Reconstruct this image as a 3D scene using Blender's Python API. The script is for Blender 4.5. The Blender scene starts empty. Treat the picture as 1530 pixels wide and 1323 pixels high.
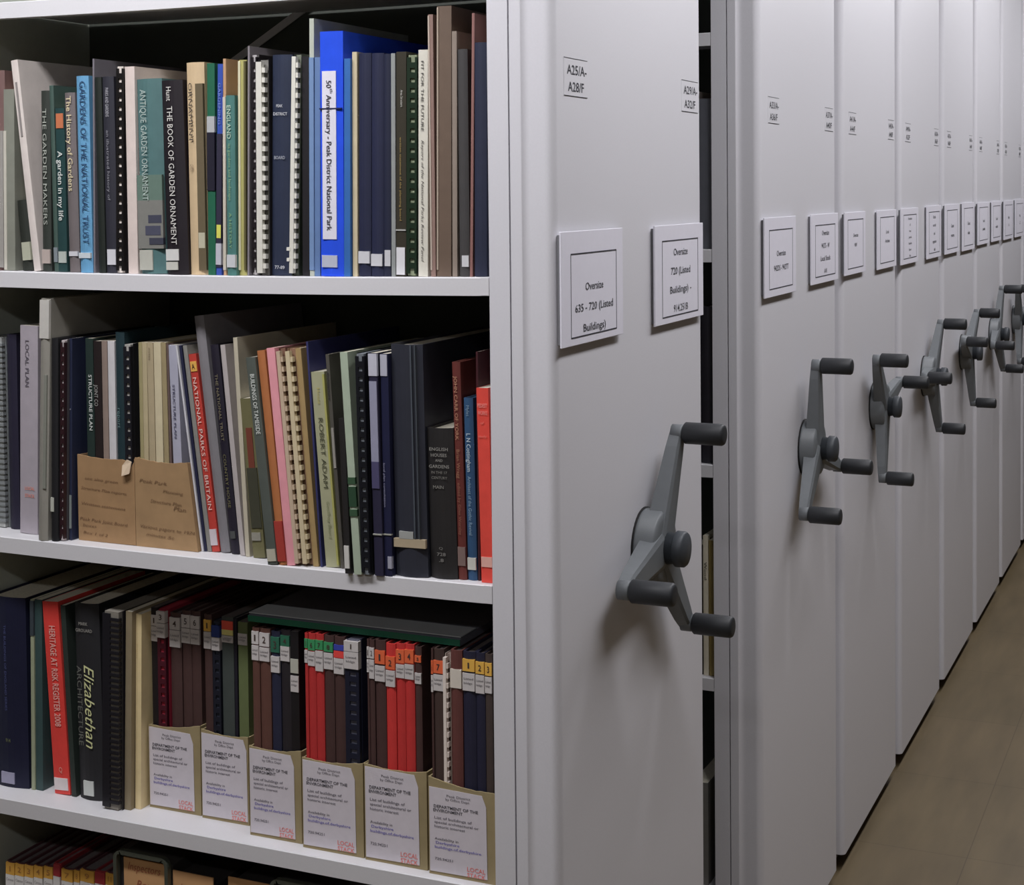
import bpy, math, random
from mathutils import Vector, Matrix
random.seed(7)
S = bpy.context.scene
COL = S.collection

# ------------------------------------------------------------------ camera, exposure, lights
W, H = 1530, 1323
F, YAW, PITCH, ROLL, CY = 2374.65, 0.42115, -0.03622, -0.01002, 372.77
CAM = Vector((-1.8941, -0.85, 1.5777))
fw = Vector((math.cos(YAW)*math.cos(PITCH), math.sin(YAW)*math.cos(PITCH), math.sin(PITCH)))
r0 = Vector((math.sin(YAW), -math.cos(YAW), 0)); u0 = r0.cross(fw)
rt = r0*math.cos(ROLL) + u0*math.sin(ROLL); up = u0*math.cos(ROLL) - r0*math.sin(ROLL)
cd = bpy.data.cameras.new('camera'); co = bpy.data.objects.new('camera', cd); COL.objects.link(co)
m = Matrix((rt, up, -fw)).transposed().to_4x4(); m.translation = CAM; co.matrix_world = m
cd.sensor_fit = 'HORIZONTAL'; cd.sensor_width = 36.0; cd.lens = F*36.0/W
cd.shift_x = 0.0; cd.shift_y = (CY-H/2)/W
cd.clip_start = 0.05
S.camera = co
S.view_settings.view_transform = 'Standard'; S.view_settings.look = 'None'
S.view_settings.exposure = 0.0; S.view_settings.gamma = 1.0; S.view_settings.use_curve_mapping = False
wd = bpy.data.worlds.new('world'); S.world = wd; wd.use_nodes = True
wd.node_tree.nodes['Background'].inputs[0].default_value = (0.55, 0.6, 0.75, 1)
wd.node_tree.nodes['Background'].inputs[1].default_value = 0.05

CEIL = 2.72
LAMPS = [  # x, y, length, width, rotation, watts   (ceiling luminaires)
    (0.35, -0.76, 1.5, 0.24, 0.0, 20.5),
    (2.15, -0.76, 1.5, 0.24, 0.0, 18.5),
    (3.95, -0.76, 1.5, 0.24, 0.0, 18.5),
    (5.75, -0.76, 1.5, 0.24, 0.0, 15.0),
    (-0.78, 0.55, 1.25, 0.22, math.pi/2, 31.0),
    (-2.6, -0.6, 1.25, 0.22, math.pi/2, 15.0),
]

def project(x, y, z):
    d = Vector((x, y, z)) - CAM; k = d.dot(fw)
    return 765 + F*d.dot(rt)/k, CY - F*d.dot(up)/k
def on(u, v, ax, val):
    """point of the place seen at photo pixel (u, v) on the plane coordinate[ax] = val"""
    d = fw + rt*((u-765)/F) + up*((CY-v)/F)
    return CAM + d*((val-CAM[ax])/d[ax])

# ------------------------------------------------------------------ materials
def s2l(c):
    c = c/255.0
    return c/12.92 if c <= 0.04045 else ((c+0.055)/1.055)**2.4
_mats = {}
def mat(rgb, rough=0.6, gain=1.0, noise=0.06, scale=60.0, name='paint', metal=0.0, spec=0.4, bump=0.0, emit=0.0):
    key = (rgb, rough, gain, noise, scale, metal, spec, bump, emit)
    if key in _mats: return _mats[key]
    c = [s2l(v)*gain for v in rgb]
    if gain != 1.0:                      # haze put into the colour: a little less saturated
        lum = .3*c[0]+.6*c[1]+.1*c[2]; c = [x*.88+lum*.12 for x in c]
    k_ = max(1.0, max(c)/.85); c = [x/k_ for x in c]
    M = bpy.data.materials.new(name); M.use_nodes = True
    nt = M.node_tree; b = nt.nodes['Principled BSDF']
    b.inputs['Roughness'].default_value = rough; b.inputs['Metallic'].default_value = metal
    b.inputs['Specular IOR Level'].default_value = spec
    tc = nt.nodes.new('ShaderNodeTexCoord'); nz = nt.nodes.new('ShaderNodeTexNoise')
    nz.inputs['Scale'].default_value = scale; nz.inputs['Detail'].default_value = 3.0
    nt.links.new(tc.outputs['Object'], nz.inputs['Vector'])
    mr = nt.nodes.new('ShaderNodeMapRange')
    mr.inputs['From Min'].default_value = 0.3; mr.inputs['From Max'].default_value = 0.7
    mr.inputs['To Min'].default_value = 1-noise; mr.inputs['To Max'].default_value = 1+noise
    nt.links.new(nz.outputs['Fac'], mr.inputs['Value'])
    vm = nt.nodes.new('ShaderNodeVectorMath'); vm.operation = 'SCALE'
    vm.inputs[0].default_value = c
    nt.links.new(mr.outputs['Result'], vm.inputs['Scale'])
    nt.links.new(vm.outputs['Vector'], b.inputs['Base Color'])
    if bump:
        bp = nt.nodes.new('ShaderNodeBump'); bp.inputs['Strength'].default_value = bump; bp.inputs['Distance'].default_value = 0.001
        nt.links.new(nz.outputs['Fac'], bp.inputs['Height']); nt.links.new(bp.outputs['Normal'], b.inputs['Normal'])
    if emit:
        b.inputs['Emission Color'].default_value = (*c, 1); b.inputs['Emission Strength'].default_value = emit
    _mats[key] = M
    return M

PANEL = mat((222, 221, 226), 0.42, 1.0, 0.012, 350.0, 'light_grey_enamel', spec=0.35, bump=0.05)
SHELFM = mat((222, 221, 224), 0.42, 1.0, 0.012, 350.0, 'light_grey_enamel', spec=0.35)
DARKIN = mat((70, 74, 68), 0.6, 1.0, 0.05, 20.0, 'inner_shade_grey')
BLACK = mat((18, 17, 18), 0.7, 1.0, 0.05, 40.0, 'black_rubber')
CRANK = mat((112, 116, 119), 0.45, 1.0, 0.03, 60.0, 'grey_cast_plastic')
GRIPM = mat((46, 48, 51), 0.5, 1.0, 0.04, 60.0, 'dark_plastic')
PAPER = mat((228, 226, 236), 0.7, 1.0, 0.01, 80.0, 'white_card')
INK = mat((58, 58, 66), 0.7, 1.0, 0.0, 80.0, 'black_ink')

# ------------------------------------------------------------------ mesh helpers
class MB:
    def __init__(s): s.v = []; s.f = []; s.sm = []
    def add(s, vs, fs, smooth=False):
        o = len(s.v); s.v += [tuple(p) for p in vs]
        for f in fs: s.f.append([i+o for i in f]); s.sm.append(smooth)
        return s
    def box(s, x0, x1, y0, y1, z0, z1):
        vs = [(x, y, z) for z in (z0, z1) for y in (y0, y1) for x in (x0, x1)]
        return s.add(vs, [(0,2,3,1), (4,5,7,6), (0,1,5,4), (2,6,7,3), (0,4,6,2), (1,3,7,5)])
    def prism(s, poly, z0, z1, zf=None, smooth=False):
        """poly in XY, extruded in Z; zf(x,y) optional top height"""
        n = len(poly)
        a = sum(poly[i][0]*poly[(i+1)%n][1]-poly[(i+1)%n][0]*poly[i][1] for i in range(n))
        if a < 0: poly = poly[::-1]
        vs = [(p[0], p[1], z0) for p in poly] + [(p[0], p[1], zf(*p) if zf else z1) for p in poly]
        fs = [tuple(range(n-1, -1, -1)), tuple(range(n, 2*n))]
        s.add(vs, fs)
        o = len(s.v)-2*n
        for i in range(n):
            j = (i+1) % n
            s.f.append([o+i, o+j, o+n+j, o+n+i]); s.sm.append(smooth)
        return s
    def xprism(s, poly, x0, x1):
        """poly in YZ extruded along X"""
        n = len(poly)
        vs = [(x0, p[0], p[1]) for p in poly] + [(x1, p[0], p[1]) for p in poly]
        fs = [tuple(range(n)), tuple(range(2*n-1, n-1, -1))] + [(i+n, (i+1)%n+n, (i+1)%n, i) for i in range(n)]
        return s.add(vs, fs)
    def lathe_y(s, prof, n=28, cx=0, cz=0):
        """profile [(y, r)], axis along Y"""
        vs = []
        for y, r in prof:
            for k in range(n):
                a = 2*math.pi*k/n; vs.append((cx+r*math.sin(a), y, cz+r*math.cos(a)))
        fs = []
        for i in range(len(prof)-1):
            for k in range(n):
                fs.append((i*n+k, i*n+(k+1) % n, (i+1)*n+(k+1) % n, (i+1)*n+k))
        s.add(vs, fs, True)
        o = len(s.v)-len(vs)
        s.f.append([o+k for k in range(n-1, -1, -1)]); s.sm.append(False)
        s.f.append([o+(len(prof)-1)*n+k for k in range(n)]); s.sm.append(False)
        return s
    def mesh(s, name, m):
        me = bpy.data.meshes.new(name); me.from_pydata(s.v, [], s.f)
        me.polygons.foreach_set('use_smooth', s.sm); me.materials.append(m); me.update()
        return me
    def build(s, name, m, parent=None, bevel=0.0, seg=2):
        o = bpy.data.objects.new(name, s.mesh(name, m)); COL.objects.link(o)
        if parent: o.parent = parent
        if bevel:
            b = o.modifiers.new('bevel', 'BEVEL'); b.width = bevel; b.segments = seg; b.limit_method = 'ANGLE'
            b.angle_limit = math.radians(40)
        return o

def thing(name, label, cat, loc=(0, 0, 0), rx=0.0, group=None, rz=0.0):
    o = bpy.data.objects.new(name, None); COL.objects.link(o); o.empty_display_size = 0.05
    o.location = loc; o.rotation_euler = (rx, 0, rz)
    o['label'] = label; o['category'] = cat
    if group: o['group'] = group
    return o
def tag(o, label, cat, group=None):
    o['label'] = label; o['category'] = cat
    if group: o['group'] = group
    return o

_tc = {}
def text_verts(s, bold=0.0, shear=0.0):
    key = (s, bold, shear)
    if key in _tc: return _tc[key]
    cu = bpy.data.curves.new('lettering', 'FONT'); cu.body = s; cu.resolution_u = 2
    cu.offset = bold; cu.shear = shear; cu.fill_mode = 'FRONT'; cu.size = 1.0; cu.space_line = 1.0
    ob = bpy.data.objects.new('lettering', cu); COL.objects.link(ob)
    dg = bpy.context.evaluated_depsgraph_get()
    me = bpy.data.meshes.new_from_object(ob.evaluated_get(dg))
    vs = [tuple(v.co) for v in me.vertices]; fs = [tuple(p.vertices) for p in me.polygons]
    bpy.data.objects.remove(ob); bpy.data.curves.remove(cu); bpy.data.meshes.remove(me)
    x0 = min(v[0] for v in vs); x1 = max(v[0] for v in vs)
    y0 = min(v[1] for v in vs); y1 = max(v[1] for v in vs)
    _tc[key] = (vs, fs, x0, x1, y0, y1)
    return _tc[key]
def put_text(mb, s, org, A, B, length, height, bold=0.0, shear=0.0, cap=None):
    """text centred on org, running along A (unit), letters upright along B (unit)"""
    vs, fs, x0, x1, y0, y1 = text_verts(s, bold, shear)
    sy = height/max(1e-6, (0.72 if cap is None else cap)); sx = min(length/max(1e-6, x1-x0), sy*1.7)
    cy = 0.35; cx = (x0+x1)/2
    o = Vector(org); A = Vector(A); B = Vector(B)
    P = [tuple(o + A*((v[0]-cx)*sx) + B*((v[1]-cy)*sy)) for v in vs]
    mb.add(P, fs)

# ------------------------------------------------------------------ the room
def struct(o): o['kind'] = 'structure'; return o
def tiles():
    M = mat((106, 92, 68), 0.5, 1.0, 0.05, 3.0, 'vinyl_floor_tiles').copy(); M.name = 'vinyl_floor_tiles'
    nt = M.node_tree; b = nt.nodes['Principled BSDF']
    src = b.inputs['Base Color'].links[0].from_socket
    tc = nt.nodes.new('ShaderNodeTexCoord'); mp = nt.nodes.new('ShaderNodeMapping')
    mp.inputs['Location'].default_value = (0.1, TILE_Y, 0)
    br = nt.nodes.new('ShaderNodeTexBrick'); br.offset = 0.0; br.squash = 1.0
    br.inputs['Scale'].default_value = 1.0; br.inputs['Mortar Size'].default_value = 0.0012
    br.inputs['Brick Width'].default_value = 0.5; br.inputs['Row Height'].default_value = 0.5
    br.inputs['Color1'].default_value = (1, 1, 1, 1); br.inputs['Color2'].default_value = (0.94, 0.95, 0.93, 1)
    br.inputs['Mortar'].default_value = (0.62, 0.6, 0.6, 1)
    nt.links.new(tc.outputs['Object'], mp.inputs['Vector']); nt.links.new(mp.outputs['Vector'], br.inputs['Vector'])
    wv = nt.nodes.new('ShaderNodeTexNoise'); wv.inputs['Scale'].default_value = 9.0; wv.inputs['Detail'].default_value = 6.0
    mp2 = nt.nodes.new('ShaderNodeMapping'); mp2.inputs['Scale'].default_value = (0.35, 2.2, 1); mp2.inputs['Rotation'].default_value = (0, 0, 1.2)
    nt.links.new(tc.outputs['Object'], mp2.inputs['Vector']); nt.links.new(mp2.outputs['Vector'], wv.inputs['Vector'])
    cr = nt.nodes.new('ShaderNodeMapRange'); cr.inputs['From Min'].default_value = 0.3; cr.inputs['From Max'].default_value = 0.7
    cr.inputs['To Min'].default_value = 0.86; cr.inputs['To Max'].default_value = 1.12
    nt.links.new(wv.outputs['Fac'], cr.inputs['Value'])
    v1 = nt.nodes.new('ShaderNodeVectorMath'); v1.operation = 'MULTIPLY'
    v2 = nt.nodes.new('ShaderNodeVectorMath'); v2.operation = 'SCALE'
    nt.links.new(src, v1.inputs[0]); nt.links.new(br.outputs['Color'], v1.inputs[1])
    nt.links.new(v1.outputs['Vector'], v2.inputs[0]); nt.links.new(cr.outputs['Result'], v2.inputs['Scale'])
    nt.links.new(v2.outputs['Vector'], b.inputs['Base Color'])
    return M
TILE_Y = -on(1437, 1303, 2, 0)[1]
X0R, X1R, Y0R, Y1R = -3.6, 10.4, -2.5, 3.2
WALLM = mat((98, 90, 80), 0.8, 1.0, 0.02, 4.0, 'painted_wall')
struct(MB().box(X0R, X1R, Y0R, Y1R, -0.1, 0).build('floor', tiles()))
struct(MB().box(X0R, X1R, Y0R, Y1R, CEIL, CEIL+0.1).build('ceiling', mat((120, 120, 122), 0.85, 1.0, 0.02, 5.0, 'ceiling_paint')))
struct(MB().box(X0R-0.1, X0R, Y0R, Y1R, 0, CEIL).build('wall_near', WALLM))
struct(MB().box(X1R, X1R+0.1, Y0R, Y1R, 0, CEIL).build('wall_far', WALLM))
struct(MB().box(X0R, X1R, Y0R-0.1, Y0R, 0, CEIL).build('wall_right', WALLM))
struct(MB().box(X0R, X1R, Y1R, Y1R+0.1, 0, CEIL).build('wall_left', WALLM))

for i, (lx, ly, ln, wi, rz, wt) in enumerate(LAMPS):
    where = ['over the aisle beside the nearest end panel', 'over the aisle beside the panel past the narrow gap', 'over the aisle beside the middle cranks', 'over the far end of the aisle',
             'over the gap in front of the open bookshelves', 'behind the camera, nearest the entrance'][i]
    t = thing('ceiling_light', 'white fluorescent ceiling light '+where, 'ceiling light', (lx, ly, CEIL), rz=rz, group='fluorescent ceiling lights')
    fr = MB().box(-ln/2-.03, ln/2+.03, -wi/2-.03, -wi/2, -.07, 0).box(-ln/2-.03, ln/2+.03, wi/2, wi/2+.03, -.07, 0)
    fr.box(-ln/2-.03, -ln/2, -wi/2, wi/2, -.07, 0).box(ln/2, ln/2+.03, -wi/2, wi/2, -.07, 0)
    fr.build('frame', mat((230, 230, 230), 0.5, 1.0, 0.01, 20.0, 'white_steel'), t)
    MB().box(-ln/2, ln/2, -wi/2, wi/2, -.055, -.045).build('diffuser', mat((250, 250, 255), 0.5, 1.0, 0.0, 20.0, 'diffuser', emit=1.5), t)
    L = bpy.data.lights.new('tube_light', 'AREA'); L.shape = 'RECTANGLE'; L.size = ln; L.size_y = wi; L.energy = wt
    L.color = (0.99, 0.98, 1.015)
    lo = bpy.data.objects.new('tube_light', L); COL.objects.link(lo); lo.parent = t; lo.location = (0, 0, -.065)

# ------------------------------------------------------------------ mobile shelving units
UX = [0.0, 0.9978, 1.7080, 2.4206, 3.1350, 3.8500, 4.5630, 5.2760, 5.9890]
UD = 0.646                       # depth of one unit along the row
SZ = [1.8735, 1.4653, 1.0555, 0.6452, 0.235]      # shelf top heights of the near units
YL, YR = 0.935, 0.0316            # inner faces of the left and right uprights
LIP = 0.0245
SAG = [0.003, 0.0033, 0.0022, 0.0, 0.0]
def sag(row, y):
    t = (y-YR)/(YL-YR)
    return -SAG[row]*math.sin(math.pi*t) if 0 < t < 1 else 0.0

def panel_profile():
    """end panel section: return lip, small ogee step, rounded corner, flat face; mirrored on the far side"""
    def arc(cx, cy, r, a0, a1, n):
        return [(cx+r*math.cos(math.radians(a0+(a1-a0)*i/n)), cy+r*math.sin(math.radians(a0+(a1-a0)*i/n))) for i in range(n+1)]
    near = [(0, 0), (0, -.0135)] + arc(.0022, -.0150, .0022, 180, 235, 4) + arc(.0034, -.0262, .0022, 125, 180, 4)[0:0]
    near += [(.0030, -.0195), (.0042, -.0225), (.0047, -.0255), (.0048, -.0290), (.0048, -.0460)]
    near += arc(.0178, -.0470, .0130, 180, 270, 10)
    near += [(.0200, -.0600)]
    far = [(.6390-(x-.0048)+.0010, y) for x, y in near[::-1]]
    return near + far
PM = MB().prism(panel_profile(), 0.038, 2.46, smooth=True).mesh('end_panel', PANEL)
PM.set_sharp_from_angle(angle=math.radians(32))
def shelf_mesh(row):
    """folded steel tray: top sheet, front and back lips with return flanges; sags a little"""
    mb = MB(); n = 12; t = 0.0012
    z = SZ[row]
    sec = [(0.0, 0), (0.0, -LIP), (0.016, -LIP), (0.016, -LIP+t), (0.0014, -LIP+t), (0.0014, -t)]
    sec = [(0.0, -.0012), (.0012, 0)] + [(UD/2-.01, 0), (UD/2-.01, -t)] + [(0.0014, -t), (0.0014, -LIP+t), (0.016, -LIP+t), (0.016, -LIP), (0.0, -LIP)]
    k = len(sec); vs = []
    for i in range(n+1):
        y = YR+.001 + (YL-YR-.002)*i/n
        for a, b in sec: vs.append((a, y, z+b+sag(row, y)))
    fs = []
    for i in range(n):
        for j in range(k):
            fs.append((i*k+j, i*k+(j+1) % k, (i+1)*k+(j+1) % k, (i+1)*k+j))
    fs += [tuple(range(k-1, -1, -1)), tuple(n*k+j for j in range(k))]
    mb.add(vs, fs)
    return mb
SHM = [shelf_mesh(r).mesh('shelf', SHELFM) for r in range(5)]
def side_mesh(y0, y1):
    # sheet with folded front and back posts
    mb = MB().box(0, .045, y0, y1, .04, 2.44).box(UD-.045, UD, y0, y1, .04, 2.44)
    ym = (y0+y1)/2
    return mb.box(.045, UD-.045, ym-.004 if y0 < .5 else y0, ym+.004 if y0 < .5 else y0+.002, .06, 2.43)
SR = side_mesh(.0022, YR).mesh('upright', PANEL); SL = side_mesh(YL, YL+.03).mesh('upright', mat((200, 205, 192), 0.45, 1.0, 0.02, 100.0, 'shaded_enamel'))  # left uprights: same enamel, with the bay's shade put into its colour
BK = MB().box(UD/2-.004, UD/2+.004, YR, YL, .1, 2.42).mesh('shade_sheet', DARKIN)  # open shelving has no back; dark sheet stands in for its shaded inside
TOPM = MB().box(0, UD, .0022, YL+.03, 2.4405, 2.46).mesh('top_cover', PANEL)
CAR = MB().box(.02, UD-.02, -.035, YL+.02, .018, .038).mesh('carriage', mat((60, 58, 55), .6, 1.0, .04, 30., 'dark_steel'))
wm = MB()
for wx in (.12, UD-.12):
    for wy in (.06, .85): wm.box(wx-.04, wx+.04, wy-.012, wy+.012, 0.0, .018)
WH = wm.mesh('wheel', BLACK)
BR = MB()
for sg in (1,):
    p_, q_ = on(383, 66, 0, .312), on(418, 40, 0, .312); k_ = (q_[2]-p_[2])/(q_[1]-p_[1])
    a = (.314, .90, p_[2]+k_*(.90-p_[1])); b = (.314, .10, p_[2]+k_*(.10-p_[1])); d = .007
    BR.add([(a[0], a[1], a[2]-d), (a[0], a[1], a[2]+d), (b[0], b[1], b[2]+d), (b[0], b[1], b[2]-d),
            (a[0]-.002, a[1], a[2]-d), (a[0]-.002, a[1], a[2]+d), (b[0]-.002, b[1], b[2]+d), (b[0]-.002, b[1], b[2]-d)],
           [(0,1,2,3), (7,6,5,4), (0,4,5,1), (1,5,6,2), (2,6,7,3), (3,7,4,0)])
BRM = BR.mesh('cross_brace', SHELFM)
CLIP = []
for r in range(5): CLIP.append(MB().box(-.0008, .05, YR+.0005, YR+.0125, SZ[r]-LIP+.0005, SZ[r]-.0005))
def linkmesh(name, me, parent):
    o = bpy.data.objects.new(name, me); COL.objects.link(o); o.parent = parent; return o

# crank handle: hub with three arms, grips and a centre knob
CR_R, CR_YT, CR_L = 0.1763, -0.103, 0.0635
def arm_mesh():
    mb = MB(); st = []
    N = 7
    for i in range(N):
        t = i/(N-1)
        z = .008 + (CR_R+.004-.008)*t
        w = .031*(1-t) + .0135*t
        yb = -.068*(1-t) - .0835*t; yf = -.0985*(1-t) - .1015*t
        if i == N-1: w *= .75
        st.append([(-w, yb, z), (-w*.9, yf+.003, z), (-w*.62, yf, z), (w*.62, yf, z), (w*.9, yf+.003, z), (w, yb, z)])
    vs = [p for s in st for p in s]; k = 6; fs = []
    for i in range(N-1):
        for j in range(k): fs.append((i*k+j, (i+1)*k+j, (i+1)*k+(j+1) % k, i*k+(j+1) % k))
    fs += [tuple(range(k)), tuple((N-1)*k+j for j in range(k-1, -1, -1))]
    mb.add(vs, fs)
    mb.lathe_y([(-.084, .013), (-.084, .0138), (-.1, .0138), (-.1015, .0128), (-.1015, .001)], 20, 0, CR_R-.001)
    return mb.mesh('arm', CRANK)
ARM = arm_mesh()
gr = .0166
GRIP = MB().lathe_y([(CR_YT, .004), (CR_YT, gr-.002), (CR_YT-.002, gr), (CR_YT-CR_L+.004, gr), (CR_YT-CR_L+.001, gr-.002), (CR_YT-CR_L, gr-.005), (CR_YT-CR_L, .001)], 28, 0, CR_R).mesh('grip', GRIPM)
HUB = MB().lathe_y([(-.06, .050), (-.06, .056), (-.0655, .0575), (-.067, .0565), (-.090, .0555), (-.0935, .053), (-.095, .045), (-.0955, .001)], 40).mesh('crank_hub', CRANK)
KNOBM = mat((66, 70, 75), 0.5, 1.0, 0.03, 60.0, 'dark_blue_grey_plastic')
SHRING = MB().lathe_y([(-.0598, .05), (-.0598, .0588), (-.0625, .0588), (-.0625, .05)], 40).mesh('shadow_ring', BLACK)  # black ring added as the shadow line between hub and panel
KNOB = MB().lathe_y([(-.0955, .001), (-.0955, .0245), (-.110, .0225), (-.1105, .025), (-.112, .0268), (-.124, .0265), (-.127, .024), (-.128, .001)], 32).mesh('knob', KNOBM)
def crank(parent, hx, hz, th):
    h = linkmesh('crank_hub', HUB, parent); h.location = (hx, 0, hz)
    for i in range(3):
        a = th + i*2*math.pi/3
        for nm, me in (('arm', ARM), ('grip', GRIP)):
            o = linkmesh(nm, me, h); o.rotation_euler = (0, a, 0)
    linkmesh('knob', KNOB, h); linkmesh('shadow_ring', SHRING, h)
    return h

CODES = [('A25/A-', 'A28/F', 'A29/A-', 'A32/F')]
for k in range(1, 9):
    b = 25+8*k; CODES.append(('A%d/A-' % b, 'A%d/F' % (b+3), 'A%d/A-' % (b+4), 'A%d/F' % (b+7)))
def sticker(parent, X, x0, x1, z0, z1, l1, l2):
    Y = -.0603
    o = MB().box(x0-X, x1-X, Y-.0001, Y+.0003, z0, z1).build('code_sticker', PANEL, parent)
    mb = MB(); w = x1-x0; h = z1-z0; y = Y-.0004
    for zz in (z0, z1): mb.box(x0-X, x1-X, y, y+.0003, zz-.0004, zz+.0004)
    put_text(mb, l1, (x0-X+w*.54, y, z0+h*.70), (1, 0, 0), (0, 0, 1), w*.84, h*.26, .012)
    put_text(mb, l2, (x0-X+w*.50, y, z0+h*.25), (1, 0, 0), (0, 0, 1), w*.68, h*.26, .012)
    mb.build('code_lettering', INK, o)

ULAB = ['near light grey mobile shelving unit with open book-filled bay facing the camera',
        'light grey mobile shelving unit beyond the narrow open gap',
        'closed shelving unit directly against the far side of the one past the narrow gap',
        'closed shelving unit, second after the one past the narrow gap',
        'closed shelving unit, third after the one past the narrow gap',
        'closed shelving unit, fourth after the one past the narrow gap',
        'closed shelving unit, fifth after the one past the narrow gap',
        'closed shelving unit, sixth after the one past the narrow gap',
        'farthest closed shelving unit at the end of the row']
CRK = [(.3421, 1.0452, 22.47), (.3439, 1.0424, -9.12), (.3444, 1.0382, -43.7), (.3545, 1.0331, 35.3), (.3650, 1.0328, 46.7), (.3700, 1.0307, 21.9),
       (.352, 1.031, 80.0), (.352, 1.031, 10.0), (.352, 1.031, 55.0)]
units = []
for k, X in enumerate(UX):
    u = thing('mobile_shelving_unit', ULAB[k], 'shelving unit', (X, 0, 0), group='mobile shelving units')
    units.append(u)
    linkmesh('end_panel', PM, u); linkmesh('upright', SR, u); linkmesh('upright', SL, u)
    linkmesh('shade_sheet', BK, u); linkmesh('top_cover', TOPM, u); linkmesh('carriage', CAR, u); linkmesh('wheel', WH, u)
    for r in range(5): linkmesh('shelf', SHM[r], u)
    for r in range(5): linkmesh('shelf', SHM[r], u).location = (0, YL-YR+.03, 0)      # the next bay along
    linkmesh('upright', SL, u).location = (0, YL-YR+.03, 0); linkmesh('shade_sheet', BK, u).location = (0, YL-YR+.03, 0)
    linkmesh('top_cover', TOPM, u).location = (0, YL-YR+.03, .0002)
    if k < 1:
        linkmesh('cross_brace', BRM, u); [c.build('shelf_bracket', SHELFM, u) for c in CLIP]
    hx, hz, th = CRK[k]
    crank(u, hx, hz, math.radians(th))
    # call-range stickers high on the end panel
    za = on(842, 85, 1, -.06)[2]; zb = on(843, 142, 1, -.06)[2]
    xa = on(842, 100, 1, -.06)[0]; xb = on(877, 100, 1, -.06)[0]
    xc = on(1018, 140, 1, -.06)[0]; xd = on(1042, 140, 1, -.06)[0]
    c = CODES[k]
    dx = -.012 if k else 0
    if k: xa, xb, xc, xd = .0645, .147, .535, .613
    sticker(u, 0, xa, xb, zb, za, c[0], c[1]); sticker(u, 0, xc, xd, zb, za, c[2], c[3])

# card signs in clear holders on the end panels
SIGNS = [  # unit, u0, u1, v_top_left, v_bottom_left, lines, label
 (0, 838, 930, 347, 522, ['', 'Oversize', '635 - 720 (Listed', 'Buildings)'], 'white card sign reading Oversize 635 - 720 (Listed Buildings) on nearest panel'),
 (0, 978, 1050, 338, 489, ['Oversize', '720 (Listed', 'Buildings) -', '914.251B'], 'white card sign reading Oversize 720 (Listed Buildings) - 914.251B at panel edge'),
 (1, 1142, 1189, 326, 447, ['', 'Oversize', '942DS - 942TT', ''], 'left card sign on the panel just past the narrow gap'),
 (1, 1212, 1252, 321, 427, ['Oversize', '942TS - W', 'Local Stock', 'A-W'], 'right card sign on the panel just past the narrow gap'),
 (2, 1262, 1293, 318, 413, ['', 'Oversize', '942W', '', ''], 'left card sign above the crank with grips level at its knob'),
 (2, 1311, 1339, 315, 404, ['', 'Local', 'Archives', '', ''], 'right card sign on the third end panel, two short centred lines'),
 (3, 1346, 1372, 312, 397, ['Periodicals', 'A-F', 'Bound', 'Journals', 'Pamphlets', 'Reports', 'Maps'], 'card sign with a dark column of many printed lines'),
 (3, 1385, 1406, 308, 388, ['Parish', 'records', 'and', 'registers', 'A-M'], 'card sign straight right of the one with the dark text column'),
 (4, 1412, 1433, 306, 381, ['', 'Census', 'returns', ''], 'left card sign on the fifth end panel from the camera'),
 (4, 1438, 1456, 303, 376, ['', 'Census', 'index', ''], 'right card sign on the fifth end panel from the camera'),
 (5, 1461, 1478, 303, 367, ['', 'Local', 'studies', ''], 'left card sign on the sixth end panel from the camera'),
 (5, 1482, 1496, 301, 362, ['', 'Local', 'studies', ''], 'right card sign on the sixth end panel from the camera'),
 (6, 1500, 1514, 300, 359, ['', 'Maps', 'A-K', ''], 'left card sign on the seventh end panel from the camera'),
 (6, 1517, 1530, 298, 355, ['', 'Maps', 'L-Z', ''], 'right card sign on the seventh end panel, cut by the frame edge'),
]
for (k, ua, ub, va, vb, lines, lab) in SIGNS:
    y = -.0675
    pa = on(ua, va, 1, y); pb = on(ub, va, 1, y); pc = on(ua, vb, 1, y)
    w = pb[0]-pa[0]; h = pa[2]-pc[2]
    t = thing('card_sign', lab, 'sign', (pa[0], -.0603, pc[2]), group='card signs on the end panels')
    MB().box(.004, w-.004, -.0045, 0, .004, h-.004).build('holder_back', mat((120, 120, 124), .5, 1.0, .02, 40., 'grey_plastic'), t)
    MB().box(0, w, -.0075, -.0046, 0, h).build('card', PAPER, t, bevel=.0006)
    mb = MB(); yy = -.0079
    top = .80 if k == 0 and ua < 900 else (.84 if k < 2 else .88)
    bot = .07 if k == 0 else .1
    a, b = w*.14, w*.88; c, d = h*bot, h*top; e = .0009
    mb.box(a, b, yy, yy+.0003, c-e, c+e).box(a, b, yy, yy+.0003, d-e, d+e).box(a-e*.6, a+e*.6, yy, yy+.0003, c, d).box(b-e*.6, b+e*.6, yy, yy+.0003, c, d)
    n = len(lines); cell = (d-c)*(.92 if n > 3 else .8)/n
    big = max(len(s) for s in lines)
    lh = min(cell*.42, (b-a)/max(8, big)*1.25)
    for i, s in enumerate(lines):
        if s: put_text(mb, s, ((a+b)/2, yy, d-(i+.62)*((d-c)/n)), (1, 0, 0), (0, 0, 1), min((b-a)*.94, len(s)*lh*.78), lh, .006)
    mb.build('sign_lettering', INK, t)

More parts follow.
